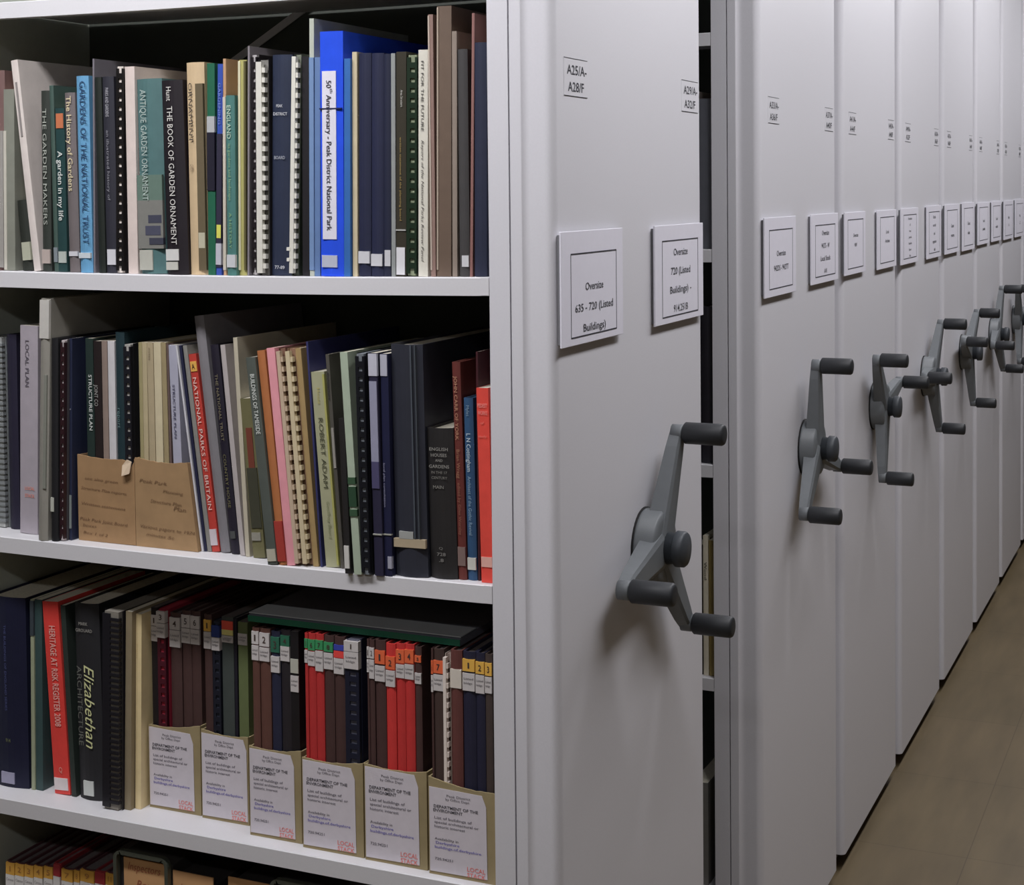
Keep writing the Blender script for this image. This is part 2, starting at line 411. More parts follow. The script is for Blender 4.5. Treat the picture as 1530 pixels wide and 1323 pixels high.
# ------------------------------------------------------------------ books
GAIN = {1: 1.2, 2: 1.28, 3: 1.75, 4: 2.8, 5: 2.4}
def spine_poly(w, d, rnd, kind):
    """outer outline (x,y) for width w (y 0..w), depth d, spine at x=0"""
    n = 6; pts = []
    for i in range(n+1):
        t = i/n; y = w*t
        pts.append((rnd*(1-math.sin(math.pi*t)) if rnd else 0.0, y))
    return pts
PAGEC = (196, 190, 172)
def make_book(kind, w, h, d, col, pages, parent, gain, side=None):
    rough = {'hard': .55, 'paper': .38, 'comb': .5, 'ring': .32, 'sleeve': .2, 'thin': .5}.get(kind, .5)
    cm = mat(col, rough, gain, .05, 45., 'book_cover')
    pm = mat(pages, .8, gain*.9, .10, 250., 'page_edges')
    th = min(.0025, w*.16) if kind in ('hard', 'ring') else min(.0006, w*.12)
    rnd = {'hard': min(.006, w*.16), 'ring': .002, 'paper': .0006}.get(kind, .0004)
    if kind in ('comb', 'dots'): rnd = .0004
    mb = MB(); p = spine_poly(w, d, rnd, kind)
    if kind in ('comb', 'dots', 'teeth'):
        # two loose covers and, below, the comb
        mb.box(.004, d, 0, th, 0, h).box(.004, d, w-th, w, 0, h)
        cover = mb.build('cover', cm, parent)
        MB().box(-.0008 if kind == 'dots' else .0065, d-.002, max(th, w*.12), w-max(th, w*.12), .001, h-.001).build('pages', pm, parent)
        return cover
    inner = [(max(x, 0)+max(th, .0012), min(max(y, th), w-th)) for x, y in p]
    ov = .0035 if kind == 'hard' else 0.0
    outer = p
    # C-shaped shell: front boards and spine in one outline
    n = len(outer); vs = []; fs = []
    ring_o = [(d, 0.0)] + outer + [(d, w)]
    ring_i = [(d, th)] + inner + [(d, w-th)]
    k = len(ring_o)
    for z in (0, h):
        for q in ring_o: vs.append((q[0], q[1], z))
        for q in ring_i: vs.append((q[0], q[1], z))
    def I(z, r, i): return z*2*k + r*k + i
    for i in range(k-1):
        fs.append((I(0,0,i+1), I(0,0,i), I(1,0,i), I(1,0,i+1)))
        fs.append((I(0,1,i), I(0,1,i+1), I(1,1,i+1), I(1,1,i)))
        fs.append((I(0,0,i), I(0,0,i+1), I(0,1,i+1), I(0,1,i)))
        fs.append((I(1,0,i+1), I(1,0,i), I(1,1,i), I(1,1,i+1)))
    for i in (0, k-1):
        q = (I(0,0,i), I(0,1,i), I(1,1,i), I(1,0,i)); fs.append(q if i == 0 else q[::-1])
    mb.add(vs, fs)
    cover = mb.build('cover', cm, parent)
    if kind == 'ring':
        MB().box(th+.01, d-.025, th+.001, w-th-.001, .004, h-.02).build('pages', pm, parent)
    else:
        MB().box(max(th, .0012)+rnd*.9+.0004, d-ov-.0005, th+.0001, w-th-.0001, ov*.6 if ov else .0004, h-(ov if ov else .0004)).build('pages', pm, parent)
    return cover

def comb(parent, w, h, col, gain, side, mode):
    """plastic comb binding: solid backbone on one side, curled fingers across the other"""
    mb = MB(); cm = mat(col, .35, gain, .03, 50., 'comb_plastic')
    n = 21 if mode != 'fine' else 34
    if mode == 'white':     # wide backbone on the left (high y), fingers on the right
        mb.box(-.004, .0035, w*.44, w*.98, .004, h-.004)
        for i in range(n):
            z = .008+(h-.016)*(i+.5)/n
            mb.box(-.003, .0038, w*.12, w*.44, z-.30*h/n, z+.18*h/n)
    elif mode == 'ticks':   # narrow dark backbone with gaps where pages show
        mb.box(-.003, .0038, w*.66, w*.97, .004, h-.004)
        mb.box(-.003, .0038, w*.03, w*.22, .004, h-.004)
        for i in range(n):
            z = .008+(h-.016)*(i+.5)/n
            mb.box(-.003, .0038, w*.22, w*.66, z-.27*h/n, z+.27*h/n)
    else:
        mb.box(-.003, .0038, w*.55, w*.97, .004, h-.004)
        for i in range(n):
            z = .008+(h-.016)*(i+.5)/n
            mb.box(-.003, .0038, w*.05, w*.55, z-.24*h/n, z+.24*h/n)
    return mb.build('comb_binding', cm, parent)

ROWS = {}
def books(row, group, specs, zlift=0.0, xdef=.014):
    """specs: (u_bottom_left, u_bottom_right, u_top_left, v_top, v_base|None, kind, rgb, depth, label, extras, opts)"""
    z0 = SZ[row]
    prev = ROWS.setdefault(row, [])
    for sp in specs:
        ubl, ubr, utl, vt, vb, kind, col, dep, lab, ex = sp[:10]
        op = sp[10] if len(sp) > 10 else {}
        xr = op.get('x', xdef)
        if vb is not None: xr = on((ubl+ubr)/2, vb, 2, z0)[0]
        xr = op.get('X', 0)+xr
        zb = z0 + zlift
        def y_at(u):
            y = .4
            for _ in range(30):
                y += (project(xr, y, zb)[0]-u)/1000.0
            return y
        yl, yr = y_at(ubl), y_at(ubr)
        lim = op.get('box', (YL-.003, YR+.001))
        if 'ymin' in op: yr = op['ymin']; yl = max(yl, yr+.0025)
        yl = min(yl, lim[0]); yr = max(min(yr, yl-.003), lim[1])
        zb += max(sag(row, yl), sag(row, yr))
        tp = on(utl, vt, 0, xr)
        hh = tp[2]-zb
        til = math.atan2(tp[1]-yl, hh)
        if 'box' in op and 'lean' not in op: til = 0.0
        til = min(til, math.atan2(YL-.003-yl, hh))
        if abs(til) < .004: til = 0.0
        w = (yl-yr)*math.cos(til); h = hh/math.cos(til)
        h = min(h, .375/math.cos(til))
        dep = min(dep, UD/2-.0125-xr)
        prev.append([yl, yr, til, h, w, sp, xr, zb, dep, op, group])
def clear_overlaps(row):
    L = ROWS[row]
    for a in range(len(L)-1):
        for b in range(a+1, min(a+4, len(L))):
            A, B = L[a], L[b]
            if A[9].get('lay') or B[9].get('lay'): continue
            # right edge of A against left edge of B at floor and at the lower of the two tops
            hm = min(A[3]*math.cos(A[2]), B[3]*math.cos(B[2]))
            for z in (0, hm):
                ra = A[1]+math.tan(A[2])*z; lb = B[0]+math.tan(B[2])*z
                if ra < lb+.0004:
                    need = lb+.0004-ra
                    # take the space from the wider one
                    if A[4] > B[4]*.8 and A[4]-need > .002: A[1] += need; A[4] -= need*math.cos(A[2])
                    elif B[4]-need > .002: B[0] -= need; B[4] -= need*math.cos(B[2])
                    else:
                        h_ = need/2; A[1] += h_; A[4] = max(.0015, A[4]-h_); B[0] -= h_; B[4] = max(.0015, B[4]-h_)
                    if need > .0025: print('OVERLAP row', row, round(need*1000, 1), 'mm', A[5][8][:30], '|', B[5][8][:30])
def build_row(row):
    clear_overlaps(row)
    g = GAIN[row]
    for (yl, yr, til, h, w, sp, xr, zb, dep, op, group) in ROWS[row]:
        ubl, ubr, utl, vt, vb, kind, col, d_, lab, ex = sp[:10]
        nm = op.get('name', {'ring': 'ring_binder', 'comb': 'comb_bound_report', 'dots': 'comb_bound_report', 'sleeve': 'plastic_wallet'}.get(kind, 'book'))
        cat = {'ring_binder': 'ring binder', 'comb_bound_report': 'bound report', 'plastic_wallet': 'plastic wallet', 'book': 'book'}.get(nm, nm.replace('_', ' '))
        # pivot: lower corner that carries the weight
        gg = op.get('gain', g)
        if til >= 0: py = yl; off = -w
        else: py = yl-w/math.cos(til) if abs(til) < 1.5 else yr; off = 0.0
        zadd = 0.0
        t = thing(nm, lab, cat, (xr, py, zb+.0002), rx=-til, group=group)
        grp = MB()
        # local frame: y = off .. off+w
        sub = []
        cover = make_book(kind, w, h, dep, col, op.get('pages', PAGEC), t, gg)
        objs = [o for o in t.children]
        if kind in ('comb', 'dots'):
            comb(t, w, h, op.get('comb', (205, 203, 192)), gg, 0, op.get('mode', 'white'))
        zs = lambda v: h*(v_b - v)/(v_b - vt)
        v_b = project(xr, (yl+yr)/2, zb)[1]
        fx = -.0006
        if kind in ('comb', 'dots'): fx = -.0046
        tm = {}; nl = 0; nlab = sum(1 for e in ex if e[0] == 'L')
        for e in ex:
            if e[0] == 'L':
                _, v0, v1, f0, f1, c = e
                nl += 1
                MB().box(fx-.0002*nl, min(.004, dep*.2), w*(1-f1)-.00005*nl, w*(1-f0)+.00005*nl, max(.0005, zs(v1)), min(h-.0002, zs(v0))).build('spine_label' if f1-f0 < 1.5 else 'band', mat(c, .6, gg, .03, 90., 'label_paper'), t)
            elif e[0] == 'T':
                _, s, v0, v1, fc, fs, c = e[:7]; o_ = e[7] if len(e) > 7 else {}
                mb = tm.setdefault(c, MB())
                za, zc = zs(v0), zs(v1)
                put_text(mb, s, (fx-.0003-.0002*nlab, w*(1-fc), (za+zc)/2), (0, 0, -1), (0, -1, 0), abs(za-zc), w*fs, o_.get('b', .0), o_.get('i', .0))
            elif e[0] == 'H':
                _, s, vc, hp, f0, f1, c = e[:7]
                mb = tm.setdefault(c, MB())
                put_text(mb, s, (fx-.0003-.0002*nlab, w*(1-(f0+f1)/2), zs(vc)), (0, -1, 0), (0, 0, 1), w*(f1-f0), hp/(v_b-vt)*h, .01)
        for c, mb in tm.items(): mb.build('spine_lettering', mat(c, .6, gg, 0., 90., 'printed_ink'), t)
        if off:
            for o in t.children: o.location = (0, off, 0)

WHT = (205, 203, 208); GRY = (150, 150, 152); CRM = (196, 184, 150); DK = (30, 28, 32)
# ---- top visible shelf
books(1, 'books on the top visible shelf', [
 (-14, 6, -16, 106, None, 'hard', (112, 84, 80), .24, 'mauve brown book at the left frame edge, top visible shelf', [('L', 196, 400, 0, 1, (150, 146, 140))]),
 (7, 25, 5, 134, None, 'paper', (128, 130, 118), .22, 'grey green book left of the leaning cream book', [('L', 196, 404, 0, .25, (190, 186, 172))]),
 (33, 48, 24, 300, None, 'hard', (42, 46, 40), .22, 'dark green book with low white label against the leaning cream book', [('L', 363, 390, .2, 1, (170, 172, 150))]),
 (51, 61, 16, 91, None, 'paper', (205, 195, 188), .30, 'tall cream book leaning left at the left of the top shelf', [('L', 124, 205, .35, .6, (135, 128, 125))]),
 (63, 81, 60, 136, None, 'hard', (50, 55, 50), .25, 'dark green book titled THE GARDEN MAKERS', [('T', 'THE GARDEN MAKERS', 142, 357, .5, .45, (160, 165, 155)), ('L', 373, 394, .05, .95, (175, 160, 152))]),
 (81, 87, 73, 128, None, 'hard', (62, 84, 76), .24, 'thin dark green book right of THE GARDEN MAKERS', [('L', 370, 392, .1, 1, (120, 130, 135))]),
 (87, 102, 82, 162, None, 'paper', (38, 66, 66), .22, 'dark teal book titled A garden in my life with orange emblem', [('T', 'A garden in my life', 226, 330, .5, .55, (200, 205, 200), {'b': .01}), ('L', 170, 192, .1, .9, (190, 105, 60)), ('L', 376, 393, .1, .95, (170, 178, 170))]),
 (103, 118, 95, 139, None, 'hard', (108, 100, 100), .24, 'grey book titled The History of Gardens in cream letters', [('T', 'The History of Gardens', 144, 286, .5, .48, (205, 190, 150), {'b': .01}), ('L', 376, 383, .1, .95, (195, 195, 200))]),
 (119, 140, 112, 114, None, 'hard', (88, 150, 190), .26, 'sky blue book titled GARDENS OF THE NATIONAL TRUST', [('T', 'GARDENS OF THE NATIONAL TRUST', 122, 365, .62, .5, (38, 68, 105)), ('L', 378, 386, .0, .95, (190, 200, 205))], {'x': .010}),
 (139.8, 141.5, 138, 88, None, 'thin', (112, 108, 116), .24, 'tall thin lavender grey board behind the sky blue book', []),
 (143, 157, 136, 116, None, 'hard', (30, 36, 31), .25, 'dark mottled green book right of the sky blue book', [], {'x': .013}),
 (158, 175, 151, 115, None, 'hard', (46, 46, 56), .25, 'dark slate book with small silver title beside the black comb binding', [('T', 'PARKS AND GARDENS', 132, 175, .5, .3, (165, 165, 172)), ('T', 'an illustrated history of', 195, 300, .5, .25, (130, 130, 138)), ('L', 373, 396, .2, .95, (200, 200, 205))]),
 (175, 190, 175, 99, None, 'dots', (32, 28, 30), .22, 'black comb bound report left of the tall cream cover', [], {'comb': (26, 24, 24), 'mode': 'ticks', 'pages': (215, 205, 195)}),
 (192, 206, 186, 100, None, 'paper', (205, 190, 182), .27, 'tall cream book right of the black comb bound report', []),
 (207, 246, 199, 119, None, 'hard', (72, 108, 108), .25, 'teal book titled ANTIQUE GARDEN ORNAMENT with photograph of stones', [('L', 262, 300, 0, 1, (92, 116, 104)), ('L', 300, 372, 0, 1, (118, 118, 112)), ('L', 322, 334, .42, .95, (62, 64, 80)), ('L', 338, 352, .3, .9, (70, 72, 90)), ('L', 356, 366, .45, 1, (58, 60, 74)), ('T', 'ANTIQUE GARDEN ORNAMENT', 135, 300, .35, .24, (160, 175, 168)), ('L', 374, 404, .05, .55, (172, 172, 160))]),
 (248, 279, 238, 121, None, 'hard', (30, 24, 30), .26, 'black book titled THE BOOK OF GARDEN ORNAMENT', [('T', 'Hunt', 131, 152, .45, .24, (200, 198, 192)), ('T', 'THE BOOK OF GARDEN ORNAMENT', 160, 366, .47, .27, (200, 198, 192)), ('L', 373, 390, .05, .65, (200, 200, 196)), ('L', 392, 404, .05, .6, (185, 185, 175))], {'x': .008}),
 (283, 309, 276, 94, None, 'hard', (196, 170, 130), .28, 'tan book titled ORNAMENT with brown mottled right edge', [('L', 126, 404, .58, 1, (98, 86, 62)), ('T', 'ORNAMENT', 124, 214, .3, .22, (60, 52, 48)), ('T', 'OWEN', 246, 256, .3, .2, (120, 100, 80)), ('L', 348, 371, .6, .95, (180, 175, 150))]),
 (311, 322, 309, 95, None, 'paper', (32, 98, 72), .24, 'thin green and black book with grey label near its top', [('L', 174, 198, 0, 1, (165, 168, 170)), ('L', 198, 285, 0, 1, (28, 26, 42))]),
 (323, 332, 325, 96, None, 'paper', (52, 78, 165), .23, 'thin blue book with yellow sticker low on the spine', [('L', 200, 400, 0, 1, (45, 42, 62)), ('T', 'GARDENING', 120, 190, .5, .5, (110, 130, 190)), ('L', 336, 356, .1, .9, (205, 205, 60)), ('L', 364, 396, 0, 1, (180, 180, 190))]),
 (334, 338, 333, 88, None, 'paper', (185, 145, 108), .24, 'tan cover standing behind the short teal ENGLAND book', [('L', 145, 404, 0, 1, (190, 182, 165))]),
 (339, 355, 336, 143, None, 'hard', (66, 118, 112), .21, 'short teal book titled ENGLAND beside tan cover', [('T', 'ENGLAND', 158, 208, .45, .45, (165, 190, 170), {'b': .01}), ('T', 'its gardens and landscape', 215, 300, .5, .3, (130, 165, 120)), ('T', 'A HISTORY', 318, 372, .5, .3, (120, 160, 110)), ('L', 381, 400, .05, 1, (190, 192, 195))], {'x': .006}),
 (357, 371, 356, 90, None, 'hard', (165, 160, 88), .24, 'olive yellow book right of the short teal book', [('L', 92, 404, 0, .28, (200, 196, 160)), ('L', 92, 404, .75, 1, (90, 84, 46))]),
 (369.5, 371.5, 370, 69, None, 'thin', (128, 122, 126), .27, 'tall thin grey board behind the white comb binding left of navy', []),
 (372, 386, 371, 82, None, 'dots', (36, 30, 33), .24, 'dark comb bound report left of a white comb binding', [], {'comb': (34, 30, 33), 'mode': 'ticks', 'pages': (170, 165, 165), 'x': .02}),
 (386, 401, 384, 89, None, 'comb', (40, 38, 40), .22, 'white comb bound report left of the navy book', [], {'comb': (205, 203, 192), 'x': .01, 'pages': (120, 118, 112)}),
 (402, 433, 403, 83, None, 'hard', (38, 46, 68), .25, 'navy book with small white horizontal titles between white combs', [('H', 'PEAK', 159, 4.5, .3, .62, (190, 192, 196)), ('H', 'DISTRICT', 171, 4.5, .15, .85, (190, 192, 196)), ('H', 'BOARD', 236, 5, .2, .75, (150, 155, 165)), ('H', '77-89', 400, 5, .25, .75, (190, 192, 196))]),
 (434, 449, 438, 81, None, 'comb', (52, 60, 50), .22, 'white comb bound report right of the navy book', [('L', 370, 375, -.35, .1, (205, 203, 192)), ('L', 386, 391, -.3, .1, (205, 203, 192))], {'comb': (208, 206, 194), 'x': .01, 'pages': (110, 116, 100)}),
 (452, 462, 451, 85, None, 'thin', (32, 30, 34), .24, 'thin black report right of the second white comb binding', []),
 (463, 470, 462, 28, None, 'sleeve', (176, 182, 168), .28, 'tall crumpled clear plastic wallet left of the blue ring binder', [('L', 86, 404, 0, 1, (105, 135, 178))], {'pages': (120, 125, 118)}),
 (470, 478, 470, 86, None, 'thin', (92, 122, 168), .22, 'pale blue folder left of the blue ring binder', []),
 (479, 513, 477, 48, None, 'ring', (28, 78, 225), .28, 'bright blue ring binder labelled 50th Anniversary - Peak District National Park', [('L', 107, 358, .12, .72, (214, 212, 224)), ('T', '50   Anniversary - Peak District National Park', 121, 345, .42, .22, (62, 62, 72), {'b': .008}), ('T', 'th', 133, 140, .53, .13, (62, 62, 72)), ('L', 382, 400, .08, .74, (176, 180, 196)), ('L', 162, 164, 0, .96, (22, 26, 70))], {'x': .008}),
 (514, 525, 514, 88, None, 'thin', (42, 102, 172), .24, 'mid blue folder right of the blue ring binder', [], {'x': .009}),
 (527, 534, 526, 78, None, 'thin', (194, 180, 145), .22, 'thin cream booklet left of three navy volumes', []),
 (535, 553, 535, 80, None, 'hard', (34, 38, 64), .24, 'left one of three matching navy volumes', [('L', 376, 394, .05, .95, (196, 196, 200))]),
 (554, 572, 554, 80, None, 'hard', (35, 39, 66), .24, 'middle one of three matching navy volumes', [('L', 380, 398, .05, .95, (196, 196, 200))]),
 (573, 584, 573, 81, None, 'hard', (32, 36, 58), .24, 'narrow right one of three matching navy volumes', [('L', 374, 398, .2, .98, (190, 190, 194))]),
 (585, 591, 584, 80, None, 'thin', (138, 142, 140), .22, 'thin grey plastic folder left of the olive black report', []),
 (592, 607, 592, 78, None, 'paper', (58, 54, 44), .23, 'dark olive report with small gold title and long white label', [('L', 370, 411, .05, .9, (208, 207, 210)), ('L', 343, 345, 0, 1, (170, 170, 165)), ('T', 'Area Structure', 135, 160, .6, .25, (190, 188, 180)), ('T', 'written statement of the planning board', 205, 330, .5, .22, (150, 125, 60))]),
 (608, 624, 609, 82, None, 'dots', (44, 62, 44), .22, 'green comb bound report left of FIT FOR THE FUTURE', [], {'comb': (30, 46, 32), 'mode': 'ticks', 'pages': (130, 140, 110), 'x': .016}),
 (625, 639, 625, 75, None, 'paper', (206, 202, 188), .22, 'cream report titled FIT FOR THE FUTURE', [('T', 'FIT FOR THE FUTURE', 90, 198, .45, .3, (70, 68, 66)), ('T', 'Report of the National Parks Review Panel', 203, 398, .48, .28, (90, 86, 82), {'i': .25})]),
 (644, 651, 639, 22, None, 'thin', (140, 112, 102), .27, 'thin tall mauve brown folder right of FIT FOR THE FUTURE', [('L', 24, 404, 0, .3, (180, 165, 150))]),
 (653, 674, 653, 10, None, 'thin', (104, 86, 72), .28, 'tallest brown folder on the top visible shelf', [('L', 12, 404, 0, .1, (165, 150, 132))]),
 (676, 683, 675, 47, None, 'thin', (138, 124, 112), .26, 'beige folder behind the dark grey book near the upright', []),
 (684, 701, 681, 74, None, 'hard', (66, 64, 64), .23, 'dark grey book with low white label near the upright', [('L', 382, 399, .3, .98, (196, 196, 198))], {'x': .014}),
 (702, 706, 705, 20, None, 'thin', (140, 98, 92), .24, 'thin rose brown cover behind the last navy book', []),
 (707, 726, 707, 64, None, 'hard', (40, 45, 66), .25, 'navy book against the right upright of the top visible shelf', [], {'x': .012}),
])
build_row(1)

# ---- middle shelf
books(2, 'books on the middle shelf', [
 (-16, 12, -24, 503, 788, 'dots', (130, 136, 138), .22, 'grey comb bound report at the left frame edge, middle shelf', [], {'comb': (120, 124, 126), 'mode': 'fine', 'pages': (160, 162, 160)}),
 (14.5, 28.5, 9, 500, 791, 'hard', (36, 33, 52), .23, 'dark purple book left of LOCAL PLAN', []),
 (30, 56, 30, 487, None, 'paper', (160, 152, 160), .25, 'lavender book titled LOCAL PLAN with red stamp', [('T', 'LOCAL PLAN', 509, 578, .42, .22, (85, 80, 92)), ('H', 'LOCAL', 730, 5, .3, .85, (215, 120, 95)), ('H', 'STACK', 741, 5, .3, .85, (215, 120, 95))], {'x': 0.03}),
 (56, 74, 60, 447, None, 'hard', (132, 129, 120), .30, 'tall grey portfolio with white wrapped top', [('L', 449, 506, 0, 1, (182, 179, 172)), ('L', 560, 730, .55, .85, (120, 122, 112))], {'x': 0}),
 (76, 90, 76, 506, None, 'hard', (28, 28, 31), .24, 'black book with low white label, right of the tall grey portfolio', [('L', 744, 765, 0, .5, (170, 172, 160))], {'x': 0.004}),
 (91, 101.5, 92, 508, None, 'dots', (70, 68, 72), .22, 'comb bound report with dark red binding', [], {'comb': (46, 26, 30), 'mode': 'ticks', 'pages': (185, 175, 175), 'x': 0.012}),
 (103.5, 107, 104, 506, None, 'thin', (36, 42, 66), .22, 'navy report left of the brown cardboard files', [('T', 'S', 605, 618, .5, .6, (150, 155, 165)), ('L', 740, 790, .1, .9, (120, 130, 128))], {'x': 0.02}),
])
FILE_GRP = 'books held in the brown cardboard files'
def y_from(u, x, z):
    y = .4
    for _ in range(30): y += (project(x, y, z)[0]-u)/1000.0
    return y
BOXES2 = [(118, 203, .028), (203.6, 296, .028)]
def box_of(boxes, row, um):
    for (a, b, x) in boxes:
        if a-3 <= um <= b: return (y_from(a, x, SZ[row])-.0026, y_from(b, x, SZ[row])+.0026)
    return (YL, YR)
def bx2(ubl, ubr, utl, vt, kind, col, lab, ex=[], op={}):
    o = dict(x=.037, box=box_of(BOXES2, 2, (ubl+ubr)/2-3)); o.update(op)
    return (ubl, ubr, utl, vt, None, kind, col, .20, lab, ex, o)
books(2, FILE_GRP, [
 bx2(133, 144, 132, 506, 'paper', (38, 52, 48), 'dark green book titled STRUCTURE PLAN', [('T', 'STRUCTURE PLAN', 560, 643, .62, .45, (190, 195, 190), {'b': .01})]),
 bx2(145, 156, 144, 510, 'paper', (40, 33, 33), 'dark brown book right of STRUCTURE PLAN', [('T', 'JOINT CO', 575, 607, .3, .5, (150, 150, 145))]),
 bx2(157, 165, 156, 510, 'paper', (135, 118, 108), 'pinkish brown book beside a white one'),
 bx2(166, 176, 164, 510, 'paper', (192, 190, 192), 'white book in the left cardboard file'),
 bx2(177, 190, 176, 497, 'hard', (28, 50, 56), 'dark teal book, tallest in the left cardboard file', [('T', 'report', 610, 640, .4, .4, (90, 120, 120))]),
 bx2(191, 202, 190, 514, 'dots', (30, 30, 34), 'black comb bound report between the two cardboard files', [], {'comb': (28, 28, 34), 'mode': 'ticks', 'pages': (165, 162, 156)}),
], zlift=.003)
books(2, FILE_GRP, [
 bx2(212, 217, 207, 512, 'paper', (150, 140, 98), 'olive cream booklet, leftmost in the right cardboard file', [], {'lean': 1}),
 bx2(217, 225, 211, 512, 'paper', (172, 158, 122), 'cream booklet, second from left in the right cardboard file', [], {'lean': 1}),
 bx2(226, 235, 219, 512, 'paper', (165, 150, 118), 'cream booklet, third from left in the right cardboard file', [('T', 'notes', 520, 538, .5, .4, (130, 115, 90))], {'lean': 1}),
 bx2(236, 248, 229, 512, 'paper', (192, 180, 146), 'palest cream booklet in the right cardboard file', [], {'lean': 1}),
 bx2(249, 256, 240, 512, 'paper', (150, 135, 98), 'tan booklet in the right cardboard file', [], {'lean': 1}),
 bx2(257, 260, 248, 514, 'paper', (100, 82, 78), 'thin brown booklet in the right cardboard file', [], {'lean': 1}),
 bx2(264, 279, 251, 516, 'paper', (160, 160, 176), 'lavender grey report in the right cardboard file', [('T', 'STRUCTURE PLAN', 570, 660, .45, .28, (70, 70, 96), {'b': .01})], {'lean': 1}),
], zlift=.003)
